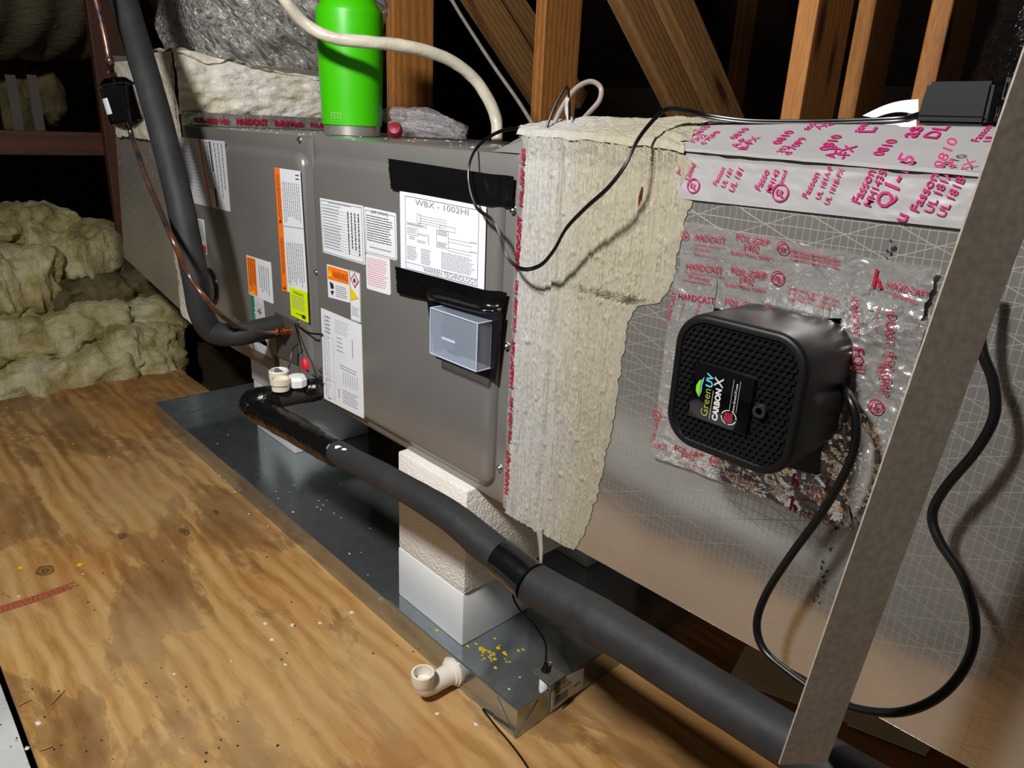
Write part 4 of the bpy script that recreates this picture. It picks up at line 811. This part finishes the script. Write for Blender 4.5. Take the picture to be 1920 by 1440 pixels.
# ------------------------------------------------------------------ polystyrene blocks
def block(lo, hi, mat, lab, seed=0):
    b = MB(); b.box(lo, hi, .004); o = b.build('foam_block', mat, smooth=True, ang=30); return tag(o, lab, 'foam block', 'polystyrene blocks under the cabinet')
zf = .0027
block((-.2692, -.018, zf), (-.0719, .155, .112), 'styro', 'smooth white foam block under the near end of the cabinet, bottom of its stack')
block((-.2670, -.018, .1123), (-.0700, .25, .3148), 'styro_rough', 'rough textured foam block directly under the near corner of the cabinet')
block((-1.2075, .124, zf), (-.97, .36, .155), 'styro', 'foam block at the far end of the drain pan, lower one of its pair')
block((-1.2080, .120, .1553), (-.972, .36, .3148), 'styro', 'foam block at the far end of the drain pan, upper one of its pair')
block((-.26, .34, zf), (-.09, .54, .15), 'styro', 'shaded foam block at the back of the drain pan, lower one')
block((-.26, .34, .1503), (-.09, .54, .3148), 'styro', 'shaded foam block at the back of the drain pan, upper one')

# ------------------------------------------------------------------ insulated suction line
sp = on(530, 609, y=-.012); t = thing('suction_line', sp, 'thick black foam insulated pipe bending up out of the left of the cabinet', 'pipe')
ys = -.165; zc = sp[2]
pth = [sp, sp+[0, -.05, -.003], sp+[0, -.10, -.006], on(400, 622, y=-.145), on(377, 585, y=-.165), on(366, 520, y=-.17), on(337, 380, y=-.17), on(305, 250, y=-.165), on(262, 100, y=-.16), on(226, -20, y=-.155), on(200, -110, y=-.15), on(130, -330, y=-.15)]
b = MB(); b.tube(crv(pth, 14), [.0235, .0235, .024, .025, .0255, .026, .026, .0265, .027, .027, .027], 32, rough=.03, seed=2); b.build('foam_sleeve', 'foam_pipe', t, True, 180)
# liquid line with filter drier
lq = on(541, 621, y=-.02); t2 = thing('liquid_line', lq, 'thin copper pipe curving in front of the thick black pipe', 'pipe')
LP_ = [lq, on(515, 623, y=-.045), on(485, 622, y=-.076), on(448, 613, y=-.118), on(412, 588, y=-.165), on(380, 553, y=-.2), on(352, 512, y=-.21), on(325, 452, y=-.235), on(296, 385, y=-.214), on(273, 330, y=-.21), on(256, 280, y=-.205), on(247, 255, y=-.2), on(243, 240, y=-.2)]
b = MB(); b.tube(crv(LP_, 10), .0052, 14); b.build('copper_pipe', 'copper', t2, True, 180)
b = MB(); b.tube([lq+[0, .008, 0], lq, on(528, 622, y=-.036)], [.0085, .0085, .0078], 14); b.tube([on(521, 622, y=-.043), on(517, 622, y=-.047)], .009, 14); b.build('coupling', 'copper_bright', t2, True, 60)
fb, ft = on(243, 243, y=-.2), on(213, 146, y=-.214); t3 = thing('filter_drier', fb, 'black cylindrical filter drier beside the thick black pipe at upper left', 'filter drier')
ax = ft-fb; Lh = np.linalg.norm(ax)
b = MB(); b.lathe([(.0, 0), (.010, .0), (.024, .008), (.031, .013), (.0325, .018), (.0325, Lh-.018), (.036, Lh-.016), (.036, Lh-.0145), (.021, Lh-.002), (.0, Lh)], fb, ax, 30, False); b.build('shell', 'black_gloss', t3, True, 35)
b = MB(); b.lathe([(.0362, Lh-.0150), (.0364, Lh-.0135), (.022, Lh-.0015), (.010, Lh-.0010), (.0, Lh-.0005)], fb, ax, 30, False); b.build('shoulder', 'chrome', t3, True, 30)
u_ = ax/Lh; n3 = -FW-u_*(-FW@u_); n3 /= np.linalg.norm(n3); s3 = np.cross(u_, n3); b = MB()
def lb(U, V): a = -.95+U*.62; r = .0328; c3 = fb+np.outer((.032+V.ravel()*.030), u_)+np.outer(r*np.cos(a.ravel()), n3)-np.outer(r*np.sin(a.ravel())*-1, s3); return [c3[:, k].reshape(U.shape) for k in range(3)]
b.grid(lb, 8, 4); b.build('label', 'white_label_b', t3, True)
b = MB(); b.lathe([(.008, 0), (.008, .012), (.0055, .014), (.0055, .02)], ft-u_*.003, u_, 14); b.build('upper_collar', 'copper', t3, True)
b = MB(); b.tube(crv([ft, on(206, 118, y=-.238), on(199, 80, y=-.24), on(190, 40, y=-.24), on(180, 0, y=-.24), on(170, -50, y=-.24), on(120, -260, y=-.24)], 8), .0055, 14); b.tube([on(207, 122, y=-.237), on(205, 108, y=-.239)], .0072, 14); b.build('copper_pipe', 'copper', t2, True, 180)

# ------------------------------------------------------------------ condensate pipe
cp = on(600, 729, y=-.012); t = thing('condensate_pipe', cp, 'long black foam insulated condensate pipe sloping across the drain pan', 'pipe')
yc = -.135
m0 = on(562, 737, y=-.055); m1 = on(520, 745, y=-.10); cr = on(478, 752, y=-.138)
b = MB(); b.tube(crv([cp, m0, m1, on(500, 748, y=-.118)], 8), [.021, .021, .0225, .0225], 26, rough=.04); b.build('foam_sleeve', 'foam_pipe', t, True, 180)
b = MB(); b.tube(crv([on(598, 730, y=-.02), on(580, 733, y=-.036), on(560, 737, y=-.055)], 8), [.0228, .024, .0228], 26, rough=.14, seed=3); b.build('tape_wrap', 'black_tape_wrinkled', t, True, 180)
main = [on(540, 797, y=yc), on(560, 808, y=yc), on(640, 852, y=yc), on(740, 905, y=yc), on(840, 965, y=yc), on(905, 1018, y=yc), on(960, 1060, y=yc)]
b = MB(); b.tube(crv(main, 12), [.021, .021, .0205, .0205, .022, .0235, .0225], 30, rough=.05, seed=5); b.build('foam_sleeve', 'foam_pipe', t, True, 180)
b = MB(); b.tube(crv([on(520, 746, y=-.10), on(494, 749, y=-.126), on(474, 757, y=-.142), on(487, 770, y=-.138), on(540, 798, y=yc), on(600, 832, y=yc), on(632, 850, y=yc)], 10), [.0255, .0265, .028, .0268, .0255, .0250, .0240], 30, rough=.08, seed=6); b.build('tape_wrap', 'black_tape_wrinkled', t, True, 180)
b = MB(); b.tube(crv([on(940, 1045, y=yc), on(965, 1064, y=yc), on(995, 1090, y=yc)], 8), [.0252, .0252, .0262], 30); b.build('tape_wrap', 'black_tape', t, True)
yr = -.13
main2 = [on(985, 1084, y=yr), on(1030, 1112, y=yr), on(1085, 1142, y=yr), on(1120, 1165, y=yr), on(1180, 1200, y=yr), on(1270, 1258, y=yr), on(1360, 1315, y=yr), on(1450, 1372, y=yr), on(1560, 1440, y=yr), on(1680, 1510, y=yr)]
b = MB(); b.tube(crv(main2, 12), [.0265, .0268, .0262, .0285, .0268, .0262, .0258, .0255, .0255, .0255], 34, rough=.035, seed=8); b.build('foam_sleeve', 'foam_pipe', t, True, 180)
# white fittings on the tee
b = MB(); c0 = on(527, 741, y=-.10)+[0, 0, .012]; b.lathe([(.017, 0), (.017, .012), (.0195, .013), (.0195, .024), (.0165, .024), (.016, .018), (0, .018)], c0, (0, 0, 1), 26, False); o = b.build('tee_cap', 'pvc_cream', t, True, 50)
c1 = on(524, 712, y=-.075); b = MB(); b.lathe([(.0165, -.03), (.0165, .004), (.0205, .006), (.0205, .020), (.018, .022), (.0168, .020), (.0165, .008), (0, .006)], c1, (0, 0, 1), 26, False); o = b.build('cleanout_cap', 'pvc', t, True, 50)
b = MB(); b.box(c1+[-.014, -.004, .012], c1+[.014, .004, .022], .001); b.build('cap_bar', 'grey_plastic', t)
c2 = on(557, 712, y=-.065); b = MB(); b.lathe([(0, -.012), (.019, -.012), (.020, .002), (.016, .009), (.0, .010)], c2, (0, 0, 1), 8, False); b.build('safety_switch', 'white_plastic', t, True, 30)
# wires and red wire nut
t = thing('control_wire', on(575, 640, y=-.03), 'thin black control wires with a red wire nut above the condensate tee', 'wire')
b = MB(); b.tube(crv([on(553, 608, y=-.02), on(562, 640, y=-.03), on(566, 660, y=-.045), on(568, 680, y=-.05), on(574, 692, y=-.05), on(590, 706, y=-.04), on(603, 712, y=-.025)], 8), .0016, 8); b.tube(crv([on(560, 645, y=-.03), on(549, 655, y=-.035), on(543, 685, y=-.05), on(536, 705, y=-.07)], 8), .0012, 8); b.tube(crv([on(560, 612, y=-.018), on(580, 624, y=-.02), on(604, 627, y=-.018)], 8), .002, 8); b.build('wire', 'black_rubber', t, True)
q = on(575, 693, y=-.052); b = MB(); b.lathe([(.0085, 0), (.0095, .004), (.0075, .018), (.004, .024), (0, .025)], q, (-.35, 0, 1), 8); b.build('wire_nut', 'red_plastic', t, True, 30)

# ------------------------------------------------------------------ on top of the cabinet
d0 = 1.56; bc = on(661, 245, d=d0); bc[2] = ZT+.0005; t = thing('insulated_bottle', bc, 'bright green insulated steel bottle standing on the cabinet', 'bottle')
k_ = d0/FPX; rb = 59.5*k_
b = MB(); b.lathe([(0, 0), (rb*.83, 0), (rb*.86, .002), (rb*.87, .022)], bc, seg=48); b.build('steel_base', 'steel', t, True)
b = MB(); b.lathe([(rb*.9, .021), (rb*.915, .022), (rb*.96, .12), (rb*1.0, .235), (rb*.99, .242), (rb*.72, .268), (rb*.70, .269)], bc, seg=56); b.build('body', 'green', t, True, 30)
b = MB(); b.lathe([(rb*.68, .268), (rb*.66, .272), (rb*.66, .292), (rb*.7, .293), (rb*.7, .33), (0, .335)], bc, seg=48, cap=False); b.build('steel_neck', 'steel', t, True, 30)
b = MB()
vd = (CAM-bc)*[1, 1, 0]; vd /= np.linalg.norm(vd); sd = np.cross([0, 0, 1.], vd)
def cyl(x, z): a = x/(rb*.93); r = rb*(.92+.04*(z/.12)) +.0006; return bc+vd*r*cos(a)+sd*r*sin(a)+np.array([0, 0, z])
def ctext(s, x0, x1, z0, k, vs=1):
    v, f = glyphs(s, .04); w = v[:, 0].max()-v[:, 0].min(); sc = (x1-x0)/w; b.cur = k; b.add([cyl(x0+(p[0]-v[:, 0].min())*sc, z0+p[1]*sc*vs) for p in v], f)
ctext('YETI', -.050, -.022, .033, 0, 1.25)
b.cur = 1
for a, c, e, g_ in ((-.054, -.018, .0275, .0285), (-.054, -.018, .0435, .0445)): b.add([cyl(a+(c-a)*i/6, z) for i in range(7) for z in (e, g_)], [(2*i, 2*i+2, 2*i+3, 2*i+1) for i in range(6)])
for a in (-.054, -.019): b.add([cyl(a, .0275), cyl(a+.001, .0275), cyl(a+.001, .0445), cyl(a, .0445)], [(0, 1, 2, 3)])
b.build('logo', ['green_mark', 'green_mark'], t)
# plastic bag
bc2 = on(795, 250, d=1.62); bc2[2] = ZT+.002
def bag(U, V):
    a = U*2*pi; h = V*pi; e = RR*[1, 1, 0]; e = e/np.linalg.norm(e); g_ = np.array([-e[1], e[0], 0]); x = np.cos(a)*np.sin(h); y = np.sin(a)*np.sin(h); z = np.cos(h)
    k = 1+.35*ridge(x*1.3+4, y*1.3+z*1.2, 5)+.25*fbm(x*3, z*3+y, 4, 2)
    lx = x*.082*k+.0; lz = np.clip(.026+z*.03*k+(-x)*.014, .001, 1); ly = y*.045*k
    return tuple(bc2[i]+lx*e[i]+ly*g_[i]+(lz if i == 2 else 0) for i in range(3))
b = MB(); b.grid(bag, 70, 44); tag(b.build('plastic_bag', 'bag', smooth=True, ang=25), 'crumpled clear plastic bag lying on the cabinet right of the bottle', 'bag')
q = on(741, 240, d=1.54); q[2] = ZT+.001+.0155; b = MB(); b.lathe([(0, -.012), (.012, -.012), (.0155, -.006), (.0155, .006), (.012, .011), (.0, .012)], q, -FW+UU*.1, 24, False); tag(b.build('bottle_cap', 'dark_red', smooth=True, ang=50), 'small dark red cap lying on the cabinet at the foot of the bottle', 'cap')
# cables above
b = MB(); b.tube(crv([on(420, -300, d=1.25), on(500, -60, d=1.30), on(534, 0, d=1.32), on(572, 44, d=1.35), on(620, 70, d=1.36), on(680, 78, d=1.37), on(740, 84, d=1.39), on(800, 96, d=1.42), on(850, 116, d=1.45), on(893, 152, d=1.48), on(920, 195, d=1.50), on(931, 228, d=1.51), on(932, 262, d=1.51)], 12), [.0105, .0108, .011, .0115, .012, .0118, .012, .0125, .012], 20, rough=.09, seed=3); tag(b.build('wrapped_cable', 'hose', smooth=True, ang=180), 'thick off-white wrapped cable arching in front of the bottle', 'cable')
b = MB(); b.tube(crv([on(760, -300, d=1.7), on(830, -40, d=1.7), on(852, 8, d=1.7), on(893, 74, d=1.66), on(930, 130, d=1.62), on(972, 190, d=1.56), on(1003, 240, d=1.5), on(1003, 240, d=1.5)-np.array([-.01, -.01, .02])], 10), .0042, 10); tag(b.build('grey_cable', 'grey_wire', smooth=True), 'thin grey cable dropping behind the duct between two posts', 'cable')
b = MB(); b.tube(crv([on(1036, 240, d=.95), on(1052, 205, d=.95), on(1078, 168, d=.95), on(1106, 153, d=.95), on(1126, 164, d=.95), on(1124, 188, d=.95), on(1104, 212, d=.95), on(1078, 240, d=.93)], 10), .0034, 12); tag(b.build('tube_loop', 'tube', smooth=True), 'clear tube looping above the sealant covered duct corner', 'tube')
b = MB(); b.tube(crv([on(1024, 242, d=.93), on(1040, 200, d=.93), on(1062, 163, d=.93), on(1067, 190, d=.93), on(1068, 226, d=.92)], 8), .0018, 8); tag(b.build('black_wire', 'black_rubber', smooth=True), 'thin black wire bent over at the duct corner beside the clear tube', 'wire')
b = MB(); b.tube(crv([on(1064, 184, d=.93), on(1064, 205, d=.93), on(1070, 232, d=.92), on(1064, 262, d=.90), on(1048, 296, y=-.008)], 8), [.0028, .0034, .004, .0045, .004], 12, rough=.5, seed=4); tag(b.build('sealed_wire', 'mastic', smooth=True), 'wire smeared with white sealant sticking up from the duct', 'wire')
# adapter on the duct
A1 = on(1713, 237, y=.053); A2 = on(1846, 234, y=.050)
A1[2] = .9; A2[2] = A1[2]; e = A2-A1; Lw = np.linalg.norm(e); e /= Lw; g_ = np.array([-e[1], e[0], 0]); g_ = g_ if g_[1] > 0 else -g_
t = thing('power_adapter', A1, 'black brick power adapter standing on the right end of the duct lid', 'power adapter')
hh = .0365; dp = .11
b = MB(); base = [A1, A1+e*Lw, A1+e*Lw+g_*dp, A1+g_*dp]; cen = sum(base)/4; top = [cen+(p-cen)*.94+np.array([0, 0, hh]) for p in base]
import bmesh as _bm
_b = _bm.new(); vv = [_b.verts.new(plainv(p)) for p in base+top]
for f in ((3, 2, 1, 0), (4, 5, 6, 7), (0, 1, 5, 4), (1, 2, 6, 5), (2, 3, 7, 6), (3, 0, 4, 7)): _b.faces.new([vv[i] for i in f])
_bm.ops.bevel(_b, geom=list(_b.edges), offset=.003, segments=2, affect='EDGES'); _b.verts.index_update(); b.add([v.co[:] for v in _b.verts], [[v.index for v in f.verts] for f in _b.faces]); _b.free(); b.build('case', 'adapter', t, True, 40)
b = MB(); nb = -g_; o_ = A1+nb*.0006+np.array([0, 0, hh*.2]); b.hexa([o_+e*.002, o_+e*(Lw-.002), o_+e*(Lw-.002)-nb*.001, o_+e*.002-nb*.001], [p+np.array([0, 0, .0006]) for p in (o_+e*.002, o_+e*(Lw-.002), o_+e*(Lw-.002)-nb*.001, o_+e*.002-nb*.001)]); b.build('seam', 'black_plastic', t)
b = MB(); s_ = A1+e*(Lw+.0)+g_*.022+np.array([0, 0, hh*.62]); 
for a, c, w_, h_ in ((0, 0, .012, .002), (0, .014, .012, .004), (0, .002, .003, .012), (.009, .002, .003, .012)):
    p = s_+g_*a+np.array([0, 0, c])+e*.0008; b.add([p, p+g_*w_, p+g_*w_+np.array([0, 0, h_]), p+np.array([0, 0, h_])], [(0, 1, 2, 3)])
s_ = A1+e*(Lw+.0012)+g_*.016+np.array([0, 0, hh*.12])
for a in (0, .006): p = s_+g_*a; b.add([p, p+g_*.0015, p+g_*.0015+np.array([0, 0, .012]), p+np.array([0, 0, .012])], [(0, 1, 2, 3)])
p = s_+np.array([0, 0, .005]); b.add([p, p+g_*.0075, p+g_*.0075+np.array([0, 0, .0015]), p+np.array([0, 0, .0015])], [(0, 1, 2, 3)])
b.build('printed_mark', 'white_label_b', t)
# cord from the adapter
ml = A1+g_*.01+np.array([0, 0, hh*.28])
cord = [A1+g_*.012+e*.004+np.array([0, 0, hh*.25]), on(1690, 223, y=.052), on(1600, 227, y=.05), on(1500, 229, y=.05), on(1400, 227, y=.045), on(1330, 218, y=.035), on(1290, 208, y=.02), on(1252, 205, y=.005), on(1228, 222, y=-.01), on(1196, 262, y=-.035), on(1172, 310, y=-.05), on(1140, 352, y=-.055), on(1098, 390, y=-.055), on(1062, 428, y=-.05), on(1038, 470, y=-.045), on(1012, 498, y=-.04), on(978, 504, y=-.04), on(950, 480, y=-.04), on(937, 440, y=-.04), on(922, 412, y=-.04), on(893, 388, y=-.04), on(879, 345, y=-.035), on(881, 305, y=-.025), on(896, 275, y=.0), on(922, 254, y=.05), on(950, 243, y=.10), on(985, 240, y=.2)]
b = MB(); P_ = np.array(crv(cord, 10)); offv = UU*.0014; b.tube(P_+offv, .0014, 8); b.tube(P_-offv, .0014, 8); b.build('output_cord', 'black_rubber', t, True)
b = MB(); b.tube([A1+g_*.012+e*.004+np.array([0, 0, hh*.25]), on(1697, 223, y=.052)], [.0045, .0028], 10); b.build('strain_relief', 'black_plastic', t, True)
# papers below the adapter
for px, dz, lab in (((( 1500, 236), (1712, 230), (1722, 244), (1560, 246)), .004, 'white sheet lying flat under the black adapter'),):
    pass
def sheet(pts, lift, lab):
    b = MB(); C = [np.array(plainv(p)) for p in pts]
    b.grid(lambda U, V: [(C[3][k]*(1-U)+C[2][k]*U)*(1-V)+(C[0][k]*(1-U)+C[1][k]*U)*V+((lift(U, V)) if k == 2 else 0) for k in range(3)], 24, 12)
    tag(b.build('paper_leaflet', 'paper', smooth=True, ang=180), lab, 'paper')
def lidp(x, y, h=.003): return (x, y, ZL(x, y)+h)
sheet([on(1504, 227, y=.060), on(1718, 219, y=.060), on(1718, 240, y=.047), on(1560, 236, y=.049)], lambda U, V: .0008*np.sin(U*9), 'white leaflet lying flat on the duct lid left of the adapter')
sheet([on(1617, 217, y=.075), on(1722, 186, y=.085), on(1722, 216, y=.075), on(1640, 221, y=.068)], lambda U, V: .004*np.sin(U*3.14), 'second white leaflet curling up behind the black adapter')

# light dust specks on the plenum face and on the cabinet top
b = MB(); rs = random.Random(21)
for k in range(110):
    x_, z_, r = rs.uniform(-1.80, -1.42), rs.uniform(.46, .78), rs.uniform(.0008, .0024); y_ = .0034; b.quad((x_-r, y_, z_-r), (x_+r*.6, y_, z_-r*.8), (x_+r, y_, z_+r*.9), (x_-r*.5, y_, z_+r))
o = b.build('dust_specks', 'white_bit', bpy.data.objects['return_plenum']); o['kind'] = 'stuff'
b = MB()
for k in range(70):
    x_, y_, r = rs.uniform(-1.15, -.08), rs.uniform(.01, .4), rs.uniform(.001, .003); b.add([(x_-r, y_-r, ZT+.0003), (x_+r, y_-r, ZT+.0003), (x_+r, y_+r, ZT+.0003), (x_-r, y_+r, ZT+.0003), (x_, y_, ZT+r*.8)], [(0, 1, 4), (1, 2, 4), (2, 3, 4), (3, 0, 4)])
o = b.build('dust_specks', 'white_bit', AH); o['kind'] = 'stuff'
# worn white scuffs on the condensate pipe
cpipe = bpy.data.objects['condensate_pipe']; b = MB()
for px, py, r in ((634, 838, .006), (645, 842, .004), (520, 790, .002)):
    c = on(px, py, y=yc); c = c+(CAM-c)/np.linalg.norm(CAM-c)*.0225; e1 = RR*r; e2 = UU*r*.45; b.add([c-e1-e2, c+e1*.6-e2*1.2, c+e1*1.3, c+e1*.2+e2, c-e1*.8+e2*.7], [(0, 1, 2, 3, 4)])
b.build('scuff', 'white_plastic', cpipe)['kind'] = 'stuff'

# ------------------------------------------------------------------ loose things on the floor
def flatsheet(name, px, z, th, mat, lab, cat):
    Q = [on(a, c, z=z) for a, c in px]; b = MB(); b.hexa(Q, [q+np.array([0, 0, th]) for q in Q]); return tag(b.build(name, mat), lab, cat)
flatsheet('board_scrap', ((1366, 1274), (1398, 1212), (1700, 1330), (1650, 1378)), .0015, .003, 'card', 'pale flat board scrap on the floor under the duct', 'board')
flatsheet('board_scrap', ((1588, 1360), (1610, 1330), (1745, 1402), (1735, 1418)), .0055, .003, 'card', 'smaller pale strip of board at the lower right behind the brace', 'board')
b = MB(); b.tube(crv([on(905, 1330, z=.002), on(930, 1362, z=.002), on(958, 1395, z=.002), on(990, 1440, z=.002), on(1020, 1500, z=.002)], 8), .0016, 8); tag(b.build('thin_wire', 'black_rubber', smooth=True), 'thin black wire lying on the plywood by the pan corner', 'wire')
q = on(36, 722, z=.012); t = thing('cable_clamp', (q[0], q[1], 0), 'small grey cable clamp with a white cable end at the left edge', 'clamp')
b = MB(); b.lathe([(0, 0), (.026, 0), (.026, .016), (.020, .022), (0, .022)], (q[0], q[1], .0), (.25, -.1, 1), 9, False); b.build('clamp_body', 'grey_plastic', t, True, 30)
b = MB(); b.tube(crv([on(-40, 700, z=.03), on(0, 706, z=.03), on(25, 712, z=.028)], 6), .006, 10); b.build('cable_end', 'hose', t, True)
# debris
def bits(name, pts, mat, z, size, lab, par=None, flat=.35):
    b = MB(); rs = random.Random(name+str(len(pts)))
    for px, py in pts:
        c = on(px, py, z=z); s = size*rs.uniform(.6, 1.4); n_ = rs.randint(5, 7); a0 = rs.random()*6; el = rs.uniform(.5, 1)
        lo = []; 
        for k in range(n_): a = a0+2*pi*k/n_; r = s*rs.uniform(.6, 1.1); lo.append((c[0]+cos(a)*r, c[1]+sin(a)*r*el, z+.0002))
        vs = lo+[(c[0], c[1], z+s*flat)]; b.add(vs, [(k, (k+1) % n_, n_) for k in range(n_)]+[tuple(range(n_))[::-1]])
    o = b.build(name, mat, par); o['kind'] = 'stuff'
    if par is None: tag(o, lab, 'debris')
    return o
rs = random.Random(5)
bits('foam_crumbs', [(205, 857), (497, 1169), (510, 1199), (535, 1246), (327, 1264), (433, 1240), (155, 1076), (35, 1118), (51, 1403), (71, 1356), (820, 1338), (892, 1358), (412, 892), (440, 922), (548, 1172), (14, 764), (600, 1168), (660, 1148)], 'white_bit', 0, .0045, 'small white crumbs scattered on the plywood')
bits('fibre_tufts', [(38, 1064), (151, 1058), (341, 709), (137, 832)], 'yellow_bit', 0, .008, 'small yellow insulation tufts on the plywood')
bits('dark_crumbs', [(rs.uniform(0, 560), rs.uniform(880, 1430)) for k in range(70)]+[(745, 1210), (775, 1222), (700, 1225), (430, 925)], 'dark_bit', 0, .0022, 'tiny dark crumbs scattered on the plywood')
bits('pan_crumbs', [(rs.uniform(420, 700), rs.uniform(780, 1000)) for k in range(34)]+[(655, 1038), (677, 1036), (900, 1300), (955, 1292), (975, 1270), (1032, 1242), (880, 1258), (800, 1190), (408, 832), (497, 842), (690, 1078)], 'white_bit', .0026, .0032, '', P)
bits('pan_tufts', [(rs.gauss(925, 22), rs.gauss(1226, 12)) for k in range(26)]+[(552, 910), (904, 1238), (950, 1241), (880, 1262), (888, 1275), (928, 1197), (820, 1182)], 'yellow_bit', .0026, .0042, '', P)
b = MB()
for (a, c), (e_, f_) in (((95, 1320), (122, 1293)), ((33, 1323), (58, 1311)), ((75, 1407), (98, 1399)), ((8, 810), (22, 813)), ((130, 1098), (147, 1096)), ((3, 1112), (18, 1119))):
    b.tube([on(a, c, z=.002), on(e_, f_, z=.003)], [.0014, .0008], 5)
o = b.build('splinters', 'wood_bit'); tag(o, 'thin wood splinters lying on the plywood', 'debris', kind='stuff')
# split in the face veneer at the left edge
b = MB(); A_ = [on(a, c, z=.0004) for a, c in ((0, 1136), (60, 1118), (140, 1090), (135, 1104), (70, 1128), (0, 1150))]; b.add([q for q in A_], [(0, 5, 4, 1), (1, 4, 3, 2)]); n = N('torn_veneer'); n.p(Base_Color=n.ramp(n.noise(60, n.mapping((1, 8, 1))), [(.35, '#7a3a24'), (.65, '#b0603c')]), Roughness=.8); M['torn'] = n.m
o = b.build('veneer_tear', 'torn'); tag(o, 'reddish tear in the plywood face at the left edge', 'tear', kind='stuff')
